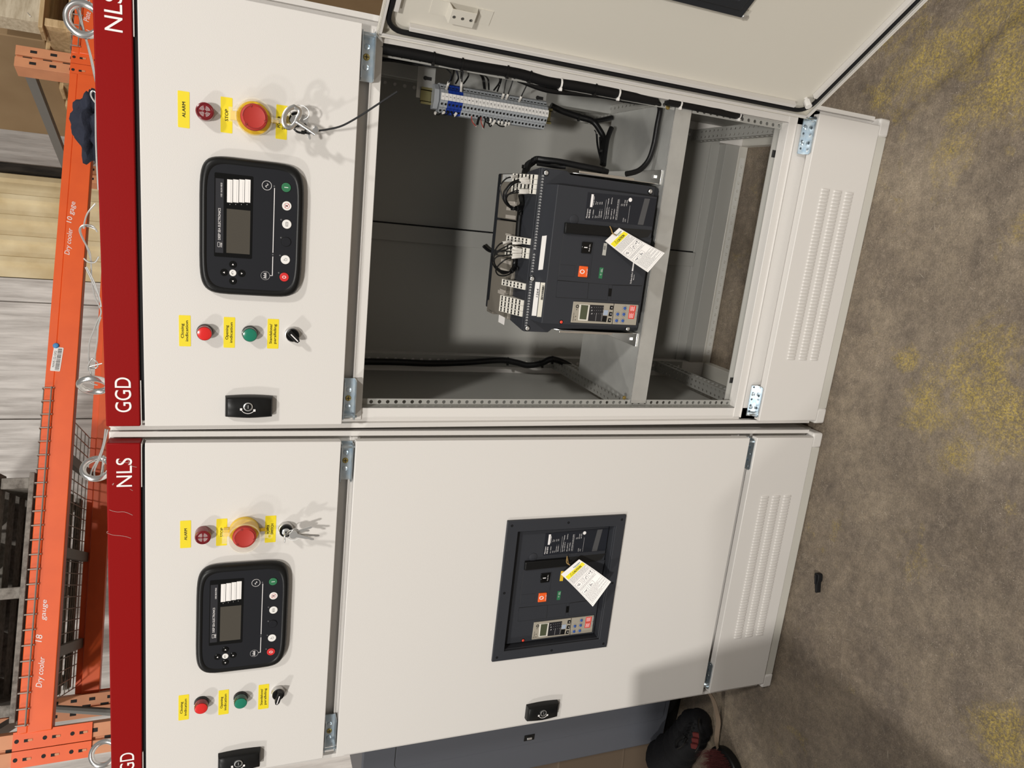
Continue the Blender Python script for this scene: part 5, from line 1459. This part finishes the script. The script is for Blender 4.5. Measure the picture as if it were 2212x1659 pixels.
zz3 = lambda a, b: (a/4.1475, 800 + b/4.1475)
LW = thing('lifting_wire', 'tangled galvanised wire between the two eyebolts of the open cabinet', 'wire', M_OPEN)
def strand(pix, f, y, r=0.0014):
    m_ = MB(); m_.tube(catmull([pr(*f(a, b_), yy) for a, b_, yy in [(q[0], q[1], q[2] if len(q) > 2 else y) for q in pix]], 6), r, 7); m_.build('strand', GWIRE, LW)
strand([(800,1640),(800,1420),(865,1240),(905,1130),(850,1000),(822,850),(815,690),(800,590),(740,480),(712,400),(750,358),(830,366),(872,420)], zz2, .09)
strand([(765,735),(830,870),(890,1010),(906,1090)], zz2, .09); strand([(775,730),(845,870),(895,1020)], zz2, .085)
strand([(750,655),(790,688),(850,690),(885,640)], zz2, .085); strand([(752,662),(800,690),(820,690)], zz2, .088)
strand([(752,390),(755,340),(785,250),(855,165)], zz2, .09); strand([(820,690),(780,560),(722,420),(740,372),(800,372),(868,400)], zz2, .095)
strand([(845,1560),(870,1400),(880,1260),(905,1180)], zz2, .085)
strand([(800,1660),(790,1620),(830,1555),(875,1600),(860,1640),(800,1630),(915,1598)], zz2, .085)
strand([(800,1640),(815,1700),(808,1760),(830,1780),(875,1790)], zz2, .08)
strand([(640,0),(690,80),(735,240),(790,430),(850,700),(868,760)], zz1, .085); strand([(655,0),(710,80),(745,240),(800,440),(830,560),(860,720)], zz1, .08)
strand([(862,930),(825,880),(812,840),(830,815),(858,825)], zz1, .085); strand([(858,830),(856,1000),(858,1250),(868,1500),(880,1700)], zz1, .045)
LW2 = LW; LW = thing('lifting_wire', 'doubled galvanised wire looped through the eyebolt of the shut cabinet', 'wire', M_OPEN)
strand([(945,525),(925,660),(880,790),(830,880),(812,940),(830,985),(870,985),(910,960),(925,880),(928,760)], zz3, .075, .0016); strand([(965,530),(940,640),(905,760),(855,870),(845,930),(862,965),(900,950),(915,880),(925,780)], zz3, .07, .0016)
# navy rag
def lump(name, mtl, par, ctr, rad, seed, amp=0.3, n=28, k=18, M=None, fold=5.0):
    rnd = random.Random(seed); ph = [rnd.uniform(0, 6.28) for _ in range(8)]
    v, f = [], []
    for i in range(k+1):
        th = math.pi*i/k
        for j in range(n):
            p_ = 2*math.pi*j/n
            x, y, z = math.sin(th)*math.cos(p_), math.sin(th)*math.sin(p_), math.cos(th)
            s = 1 + amp*(math.sin(fold*x+ph[0])*math.sin(fold*y+ph[1]) + 0.6*math.sin(1.7*fold*z+ph[2]+2*x) + 0.4*math.sin(2.3*fold*y+ph[3]+fold*x))
            v.append((ctr[0]+rad[0]*x*s, ctr[1]+rad[1]*y*s, max(ctr[2]+rad[2]*z*s, ctr[2]-rad[2]*0.8)))
    for i in range(k):
        for j in range(n): f.append((i*n+j, i*n+(j+1) % n, (i+1)*n+(j+1) % n, (i+1)*n+j))
    m_ = MB(); m_.add(v, f)
    return m_.build(name, mtl, par, angle=70, M=M)
NAVY_CLOTH = mat('navy_cloth', (0.010, 0.013, 0.028), 0.85, bump=(300, 0.4, 0.002))
p0, p1 = pr(196, 195, .16), pr(196, 350, .16)
rg = lump('rag', NAVY_CLOTH, None, ((p0.x+p1.x)/2, 0.16, 1.752), ((p0.x-p1.x)/2*0.86, 0.05, 0.031), 5, 0.24, 48, 24, fold=6)
tag(rg, 'crumpled navy blue rag lying on the roof of the open cabinet', 'rag')

# ================================================================== pallet rack
RK_OR = mat('orange_rack_paint', (0.86, 0.125, 0.022), 0.42, noise=(9, (0.78, 0.108, 0.02), 0.3, 0.7))
RK_PE = mat('faded_orange_paint', (0.68, 0.29, 0.14), 0.55, noise=(12, (0.58, 0.24, 0.115), 0.3, 0.7))
RK_DK = mat('slot_dark', (0.012, 0.009, 0.008), 0.8)
RACK_GR = mat('grey_rack_steel', (0.17, 0.165, 0.15), 0.5)
DECKW = mat('deck_wire', (0.33, 0.30, 0.265), 0.45, 0.5)
RK = thing('pallet_rack', 'orange pallet rack with faded uprights standing behind the cabinets', 'pallet rack', M_RACK)
ZL0, ZL1, ZL2 = 2.098, 2.176, 2.205
def beam(x0, x1, y0, sgn):
    m_ = MB()
    y1 = y0 + sgn*0.05
    m_.box(x0, x1, y0, y1, ZL0, ZL1-0.002); m_.box(x0, x1, y0+sgn*0.003, y0+sgn*0.024, ZL1-0.002, ZL2)
    return m_.build('beam', RK_OR, RK, bevel=0.003)
FB = beam(-2.757, -0.037, 0.0, 1); beam(-2.757, -0.037, 1.06, -1)
RB2 = beam(0.069, 2.7, 0.0, 1); beam(0.069, 2.7, 1.06, -1)
def upright(x0, x1, y0, y1, zt, slot0=0.1):
    m_ = MB(); xm = (x0+x1)/2
    for a, c in ((x0, xm-0.006), (xm+0.006, x1)):
        m_.box(a, c, y0, y1, 0, zt)
        z = slot0
        while z < zt-0.03:
            m_.box((a+c)/2-0.007, (a+c)/2+0.007, y0-0.0008 if y0 < .5 else y0-0.0008, y0+0.001, z, z+0.026, 1); z += 0.0762
    m_.box(xm-0.007, xm+0.007, y0+0.012, y1-0.002, 0, zt)
    z = slot0+0.02
    while z < zt-0.05:
        m_.box(xm-0.006, xm+0.006, y0+0.0105, y0+0.012, z, z+0.035, 1); z += 0.0762
    m_.box(x0-0.02, x1+0.02, y0-0.02, y1+0.02, 0, 0.008)
    return m_.build('upright', [RK_PE, RK_DK], RK, bevel=0.004)
for x0, x1, zt in ((-0.037, 0.069, 2.417), (-2.862, -2.757, 3.6)):
    upright(x0, x1, 0.012, 0.085, zt, 0.05); upright(x0, x1, 0.975, 1.048, zt, 0.05)
    xm = (x0+x1)/2
    for z in (0.25, 0.95, 1.65, 2.385):
        m_ = MB(); m_.box(xm-0.018, xm+0.018, 0.085, 0.975, z-0.02, z+0.02); m_.build('side_strut', RACK_GR, RK)
    for z in (0.27, 0.97, 1.67):
        m_ = MB(); m_.tube([(xm+0.02, 0.085, z), (xm+0.02, 0.975, z+0.66)], 0.016, 8); m_.build('side_strut', RACK_GR, RK)
def connector(x0, x1, y, zlo, zhi, sgn):
    m_ = MB(); m_.box(x0, x1, y-0.006, y, zlo, zhi)
    xc = (x0+x1)/2
    for dz in (0.03, 0.115, 0.20):
        if zhi-dz < zlo+0.02: break
        m_.prism([(xc+q[0]*0.007, zhi-dz+0.018+q[1]*0.007) for q in disc(14)], FRONT, y-0.0066, y-0.006, 1)
        m_.box(xc-0.006, xc+0.004, y-0.0066, y-0.006, zhi-dz-0.018, zhi-dz-0.004, 1); m_.box(xc-0.004, xc+0.003, y-0.0075, y-0.0064, zhi-dz-0.030, zhi-dz-0.016, 2)
    return m_.build('beam_connector', [RK_OR, RK_DK, RK_PE], RK, bevel=0.002)
connector(-0.050, 0.0145, 0.012, 1.985, 2.206, 1); connector(0.0175, 0.080, 0.012, 1.985, 2.206, 1)
connector(-2.811, -2.750, 0.012, 1.972, 2.216, 1); connector(-2.868, -2.8135, 0.012, 1.972, 2.216, 1)
for x0, x1 in ((-0.050, 0.0145), (-2.811, -2.750)): connector(x0, x1, 1.060, 1.985, 2.206, 1)
# chalk marker writing on the beam
def scrawl(par, s, u0, v0, u1, v1, h):
    a, c = prk(u0, v0, 0.0), prk(u1, v1, 0.0)
    t = TXT(); t.put(s, (a.x, -0.0008, a.z), xd=(c.x-a.x, 0, c.z-a.z), yd=(0.05, 0, 1), h=h, w=(c-a).length, shear=0.25)
    t.build('lettering', WHITE_INK, par, smooth=False)
for q in (('Dry cooler', 150, 551, 157, 495, 0.020), ('10 gage', 154, 482, 163, 437, 0.020), ('Dry cooler', 90, 1485, 97, 1420, 0.020), ('18', 90, 1387, 92, 1372, 0.022), ('gauge', 98, 1340, 101, 1296, 0.017)): scrawl(FB, *q)
for q in (('Col', 193, 84, 197, 68, 0.022), ('Plate', 192, 48, 196, 28, 0.024), ('22', 193, 10, 196, -8, 0.022)): scrawl(RB2, *q)
# stock label and blue magnet on the beam
p = prk(123, 776, 0.0)
sl = thing('stock_label', 'white barcode label reading NWE-22-G02 on the orange beam', 'label', M_RACK @ T(p.x, -0.0005, p.z) @ Matrix.Rotation(0.07, 4, 'Y'))
m_ = MB(); m_.prism(rrect(-0.050, 0.050, -0.017, 0.017, 0.003, 3), FRONT, -0.0006, 0.0); m_.build('backing', PAPER, sl, smooth=False)
t = TXT(); t.put('NWE-22-G02', (-0.034, -0.0009, 0.0045), h=0.0085, w=0.068)
x = -0.046
rnd = random.Random(4)
while x < 0.044:
    wv = rnd.choice((0.0011, 0.0018, 0.0026)); t.box(x, x+wv, -0.0009, -0.0006, -0.013, 0.0015); x += wv + rnd.choice((0.0012, 0.002))
t.build('lettering', BLACK_INK, sl, smooth=False)
p = prk(121, 747, 0.0)
m_ = MB(); m_.lathe([(0.011, 0), (0.011, 0.003), (0.008, 0.006), (0.0, 0.0065)], (p.x, -0.0005, p.z), 20)
tag(m_.build('blue_magnet', mat('blue_magnet', (0.06, 0.25, 0.52), 0.4), M=M_RACK), 'round blue magnet on the orange beam beside the barcode label', 'magnet')
# wire decks
def deck(x0, x1, label, nch):
    o = thing('wire_deck', label, 'wire deck', M_RACK, 'wire decks')
    m_ = MB(); n = max(2, int(round((x1-x0)/0.0545)))
    for i in range(n+1):
        x = x0+(x1-x0)*i/n
        m_.tube([(x, -0.006, ZL1-0.006), (x, -0.006, ZL2+0.004), (x, 0.012, ZL2+0.007), (x, 1.05, ZL2+0.007), (x, 1.066, ZL2+0.003), (x, 1.066, ZL1)], 0.0026, 6)
    for k in range(11):
        y = 0.05+k*0.1; m_.tube([(x0-0.005, y, ZL2+0.0115), (x1+0.005, y, ZL2+0.0115)], 0.0026, 6)
    m_.tube([(x0-0.004, -0.011, ZL1+0.002), (x1+0.004, -0.011, ZL1+0.002)], 0.0030, 7); m_.tube([(x0, 1.070, ZL1+0.002), (x1, 1.070, ZL1+0.002)], 0.0030, 7)
    m_.build('wire_grid', DECKW, o)
    for k in range(nch):
        x = x0 + (x1-x0)*(k+0.5)/nch
        m_ = MB(); m_.box(x-0.022, x+0.022, 0.03, 1.03, ZL2-0.024, ZL2+0.004); m_.build('support_channel', RACK_GR, o)
xd0, xd1 = prk(50, 1573, 0).x+0.01, prk(88, 838, 0).x
deck(xd0, xd1, 'wire deck laid on the left half of the orange rack bay', 3)
deck(0.10, 1.32, 'wire deck in the right-hand rack bay under the pale pallet', 3)
# pallets on the decks
def pallet(x0, x1, y0, y1, z0, mtl, label, name='wooden_pallet', sh=0.085):
    o = thing(name, label, 'pallet', M_RACK)
    for y in ([y0 + (y1-y0-0.09)*k/4 for k in range(5)]):
        m_ = MB(); m_.box(x0, x1, y, y+0.09, z0, z0+0.018); m_.build('bottom_board', mtl, o, bevel=0.002)
    for x in (x0+0.02, (x0+x1)/2-0.02, x1-0.06):
        m_ = MB(); m_.box(x, x+0.042, y0+0.01, y1-0.01, z0+0.018, z0+0.018+sh); m_.build('stringer', mtl, o, bevel=0.003)
    for y in ([y0 + (y1-y0-0.09)*k/6 for k in range(7)]):
        m_ = MB(); m_.box(x0, x1, y, y+0.09, z0+0.018+sh, z0+0.036+sh); m_.build('deck_board', mtl, o, bevel=0.002)
    return o
DZ = ZL2+0.0145
px1 = prk(64, 1022, 0.05).x; px0 = prk(30, 1560, 0.05).x
pallet(px0, px1, 0.03, 1.02, DZ, GREYW, 'old grey wooden pallet standing on the left wire deck', sh=0.095)
m_ = MB()
for k in range(5): m_.box(px0+0.02+k*0.17, px0+0.14+k*0.17, 0.08, 0.98, DZ+0.135, DZ+0.75)
tag(m_.build('dark_crate', DARKW, M=M_RACK, bevel=0.004), 'dark slatted wooden crate stacked on the old grey pallet', 'crate')
xe = prk(75, 56, 0.03).x
pallet(xe, xe+1.1, 0.03, 1.0, DZ, LUMBER, 'pale new pallet in the right-hand rack bay, beside the upright', sh=0.092)
m_ = MB(); m_.box(xe+0.03, xe+1.05, 0.04, 0.12, DZ+0.1285, DZ+0.30); 
for a in (0.05, 0.16): m_.tube([(xe+a, 0.037, DZ+0.16), (xe+a+0.02, 0.037, DZ+0.175)], 0.0015, 5, m=1)
tag(m_.build('timber_baulk', [LUMBER_W, STEEL], M=M_RACK, bevel=0.004), 'pale timber baulk with staples lying on the new pallet', 'timber')
# carton in the bay
def carton(M, w_, d_, h_, label, name='cardboard_box', mtl=None):
    o = thing(name, label, 'cardboard box', M)
    m_ = MB(); m_.box(-w_/2, w_/2, -d_/2, d_/2, 0, h_); m_.build('body', mtl or CARDB, o, bevel=0.006)
    m_ = MB(); m_.box(-w_/2+0.01, w_/2-0.01, -0.03, 0.03, h_, h_+0.0012); m_.box(-0.03, 0.03, -d_/2-0.001, -d_/2, h_*0.55, h_); m_.build('tape', mtl or mat('brown_tape', (0.30,0.20,0.10), 0.3), o)
    m_ = MB(); m_.hexa([(-w_/2,-d_/2-0.004,h_*0.36),(w_/2,-d_/2-0.004,h_*0.36),(w_/2,-d_/2,h_*0.36),(-w_/2,-d_/2,h_*0.36),(-w_/2,-d_/2-0.003,h_*0.38),(w_/2,-d_/2-0.003,h_*0.38),(w_/2,-d_/2,h_*0.38),(-w_/2,-d_/2,h_*0.38)])
    m_.build('seam_flap', mtl or mat('torn_cardboard', (0.42,0.31,0.18), 0.8), o)
    return o
carton(M_RACK @ T(xe + 0.03 + 0.55, 0.565, DZ + 0.1295), 1.10, 0.80, 0.9, 'big torn brown cardboard box on the pale new pallet, seen past the faded upright')

# ---- stack standing to the right, behind the open door
cb = carton(T(2.25, 3.6, 0.14) @ Matrix.Rotation(0.35, 4, 'Z'), 1.7, 1.2, 1.75, 'tall brown carton on the floor behind the open cabinet door')
m_ = MB(); m_.box(-0.62, -0.60, -0.605, -0.600, 0, 1.75); m_.box(-0.3, -0.275, -0.604, -0.600, 0, 1.75)
m_.build('strap', mat('black_strap', (0.01,0.011,0.016), 0.5), cb)
pp_ = thing('wooden_pallet', 'pallet under the tall brown carton behind the open door', 'pallet', T(2.25, 3.6, 0) @ Matrix.Rotation(0.35, 4, 'Z'))
for x in (-0.8, -0.05, 0.72):
    m_ = MB(); m_.box(x, x+0.08, -0.6, 0.6, 0, 0.10); m_.build('stringer', LUMBER_W, pp_)
for k in range(6):
    m_ = MB(); m_.box(-0.85, 0.85, -0.6+k*0.22, -0.48+k*0.22, 0.10, 0.14); m_.build('deck_board', LUMBER_W, pp_)

# ================================================================== left of the shut cabinet
SLATE_CAB = mat('slate_grey_cabinet_paint', (0.085, 0.090, 0.105), 0.42)
GE = thing('grey_enclosure', 'slate grey steel enclosure standing left of the shut cabinet', 'steel enclosure', T(-1.06, 0.352, 0) @ Matrix.Rotation(-0.03, 4, 'Z'))
m_ = MB(); m_.box(-0.275, 0.20, 0.0, 0.28, 0.05, 1.138); m_.build('body', SLATE_CAB, GE, bevel=0.006)
m_ = MB(); m_.prism(rrect(-0.165, 0.185, 0.075, 1.036, 0.016, 5), FRONT, -0.0045, -0.001); m_.prism(rrect(-0.1675, 0.1875, 0.0725, 1.0385, 0.018, 5), FRONT, -0.0012, 0.0005, 1)
dr_ = m_.build('door', [SLATE_CAB, BLACK_INK], GE, bevel=0.001)
m_ = MB(); m_.box(-0.150, -0.128, -0.0065, -0.0045, 0.575, 0.612); m_.box(-0.144, -0.136, -0.010, -0.0065, 0.585, 0.602, 1); m_.build('latch', [BLACK, STEEL], dr_, bevel=0.001)
m_ = MB(); m_.box(-0.272, 0.197, 0.01, 0.27, 0.0, 0.05); m_.build('base', BLACK, GE)
carton(T(-1.62, 0.62, 0) @ Matrix.Rotation(0.1, 4, 'Z'), 0.50, 0.40, 0.42, 'small shade-darkened brown box on the floor left of the slate grey enclosure', mtl=mat('shaded_cardboard', (0.095, 0.066, 0.042), 0.8))  # cardboard brown darkened to carry the shade of this corner
# black bag with straps
BAGC = mat('black_bag_fabric', (0.007, 0.007, 0.008), 0.7, spec=0.2, bump=(240, 0.5, 0.002))
c0 = pz(1515, 1548, 0.05); c1 = pz(1487, 1592, 0.06); c2 = pz(1440, 1645, 0.07)
BG = thing('black_bag', 'black fabric bag with red patches, on the floor beside the slate grey enclosure', 'bag', T(c1.x, c1.y, 0))
def rel(p): return (p.x-c1.x, p.y-c1.y, p.z)
pts_r = [(rel(c0), (0.050, 0.05, 0.060)), (rel((c0+c1)/2), (0.054, 0.064, 0.075)), (rel(c1), (0.058, 0.066, 0.085)), (rel((c1+c2)/2), (0.065, 0.08, 0.09)), (rel(c2), (0.075, 0.09, 0.095))]
m_ = MB()
path = catmull([q for q, _ in pts_r], 7); rr = []
for i in range(len(path)):
    t_ = i/(len(path)-1)*4; k = min(int(t_), 3); rr.append((pts_r[k][1][0]*(1-t_+k) + pts_r[k+1][1][0]*(t_-k))*(1+0.06*math.sin(i*1.7)) * (0.55 + 0.45*min(1, i/5)))
m_.tube(path, rr, 22)
m_.v = [(x*(1+0.03*math.sin(40*z)), y*(1+0.03*math.sin(37*x+50*z)), max(z*(1+0.08*math.sin(31*x)*math.sin(29*y)), 0.001)) for x, y, z in m_.v]
m_.build('body', BAGC, BG, angle=70)
RP_ = mat('faded_red_patch', (0.12, 0.022, 0.02), 0.8, spec=0.2)
for u, v, zz in ((1504, 1588, .128), (1502, 1600, .134), (1500, 1612, .14)):
    a = pz(u, v, zz); q = rel(a); m_ = MB(); m_.box(-0.008, 0.008, -0.013, 0.013, -0.006, 0.004)
    m_.build('red_patch', RP_, BG, bevel=0.003, M=T(*q) @ Matrix.Rotation(0.5, 4, 'Z') @ Matrix.Rotation(0.3, 4, 'X'))
def bl_(pix): return [rel(pz(u, v, z)) for u, v, z in pix]
m_ = MB(); m_.tube(catmull(bl_(((1478,1588,.11),(1462,1602,.13),(1462,1616,.14),(1474,1610,.15),(1484,1594,.14))), 6), 0.0065, 8, ry=0.003); m_.build('strap_loop', BLACK, BG)
m_ = MB(); m_.tube(catmull(bl_(((1509,1555,.10),(1508,1570,.13),(1512,1590,.14),(1510,1610,.15),(1503,1622,.15))), 6), 0.0055, 8, ry=0.003); m_.build('strap_loop', BLACK, BG)
for k in range(6):
    u, v = 1488-k*3.5, 1560+k*8; m_ = MB(); m_.tube(catmull(bl_(((u-4,v,.06),(u+1,v+3,.09),(u+10,v+4,.12))), 4), 0.003, 6); m_.build('lace', BLACK, BG)
# tan webbing strap along the floor
m_ = MB(); cs_ = catmull([pz(u, v, z) for u, v, z in ((1530,1494,.16),(1541,1512,.10),(1549,1540,.05),(1552,1560,.035),(1550,1578,.03),(1548,1600,.03),(1550,1618,.04))], 7)
vs, fs = [], []
for i, p in enumerate(cs_):
    d = (cs_[min(i+1, len(cs_)-1)] - cs_[max(i-1, 0)]).normalized(); s = d.cross(Vector((-0.2, -0.55, 0.81))).normalized()*0.0075; n_ = Vector((-0.2, -0.55, 0.81))*0.0012
    vs += [p-s-n_, p+s-n_, p+s+n_, p-s+n_]
for i in range(len(cs_)-1):
    for k in range(4): fs.append((4*i+k, 4*i+(k+1) % 4, 4*i+4+(k+1) % 4, 4*i+4+k))
m_.add(vs, fs); tag(m_.build('webbing_strap', mat('tan_webbing', (0.20, 0.145, 0.098), 0.75)), 'tan webbing strap curving out from under the shut cabinet to the red brush', 'strap')
# red bristle brush
bc = pz(1560, 1660, 0.03)
BR = thing('brush', 'red bristled brush lying beside the black bag', 'brush', T(bc.x, bc.y, 0))
rnd = random.Random(9); m_ = MB()
for i in range(900):
    a, r_ = rnd.uniform(0, 6.28), math.sqrt(rnd.random())
    x, y = 0.052*r_*math.cos(a), 0.062*r_*math.sin(a); d = Vector((x*5+rnd.uniform(-.2,.2), y*4+rnd.uniform(-.2,.2), 1.0)).normalized(); L_ = rnd.uniform(0.035, 0.062)
    p = Vector((x, y, 0.03)); s = Vector((0.0007, 0, 0)); s2 = Vector((0, 0.0007, 0)); e = p+d*L_
    m_.add([p-s, p+s, p+s2, e], [(0,1,3),(1,2,3),(2,0,3)])
tag(m_.build('bristles', mat('dark_red_bristle', (0.085, 0.014, 0.013), 0.8), BR, smooth=False), kind='stuff')
m_ = MB(); m_.prism([(0.060*q[0], 0.070*q[1]) for q in disc(28)], TOP, 0.0, 0.032); m_.build('brush_back', BLACK, BR, bevel=0.006)
# small black plastic clip on the open floor
a, c = pz(1768, 1238, 0.008), pz(1766, 1279, 0.008)
d = Vector((c.x-a.x, c.y-a.y, 0)); L_ = d.length; ang = math.atan2(d.y, d.x)
CL = thing('plastic_clip', 'small black plastic clip lying on the floor in front of the shut cabinet', 'plastic clip', T(a.x, a.y, 0) @ Matrix.Rotation(ang, 4, 'Z'))
m_ = MB(); m_.prism([(0, -0.006), (0.004, -0.0075), (0.028, -0.0045), (L_, -0.0035), (L_+0.0015, 0.0), (L_, 0.0035), (0.026, 0.004), (0.018, 0.0085), (0.004, 0.0085), (0, 0.005)], TOP, 0.0, 0.015); m_.build('body', RUBBER, CL, bevel=0.0015)
m_ = MB(); m_.box(0.004, 0.030, -0.003, 0.002, 0.015, 0.019); m_.build('rib', RUBBER, CL, bevel=0.001)

# unseen tool cart, made up to cast shade on the shut cabinet's lower left
TC = thing('shadow_casting_cart', 'unseen grey steel cart, added to shade the lower left of the shut cabinet', 'tool cart', T(-1.07, -0.80, 0) @ Matrix.Rotation(0.15, 4, 'Z'))
m_ = MB(); m_.box(-0.42, 0.42, -0.25, 0.25, 0.14, 0.82); m_.build('body', RACK_GR, TC, bevel=0.01)
for k in range(4):
    m_ = MB(); m_.box(-0.40, 0.40, -0.262, -0.25, 0.17+k*0.16, 0.315+k*0.16); d_ = m_.build('drawer', SLATE_CAB, TC, bevel=0.004)
    m_ = MB(); m_.box(-0.36, 0.36, -0.275, -0.262, 0.29+k*0.16, 0.302+k*0.16); m_.build('drawer_pull', STEEL, d_, bevel=0.002)
m_ = MB(); m_.box(-0.44, 0.44, -0.27, 0.27, 0.82, 0.85); m_.build('top', RUBBER, TC, bevel=0.006)
for x in (-0.34, 0.34):
    for y in (-0.18, 0.18):
        m_ = MB(); m_.tube([(x-0.015, y, 0.06), (x+0.015, y, 0.06)], 0.06, 24); m_.box(x-0.02, x+0.02, y-0.02, y+0.02, 0.10, 0.14); m_.build('caster', RUBBER, TC)
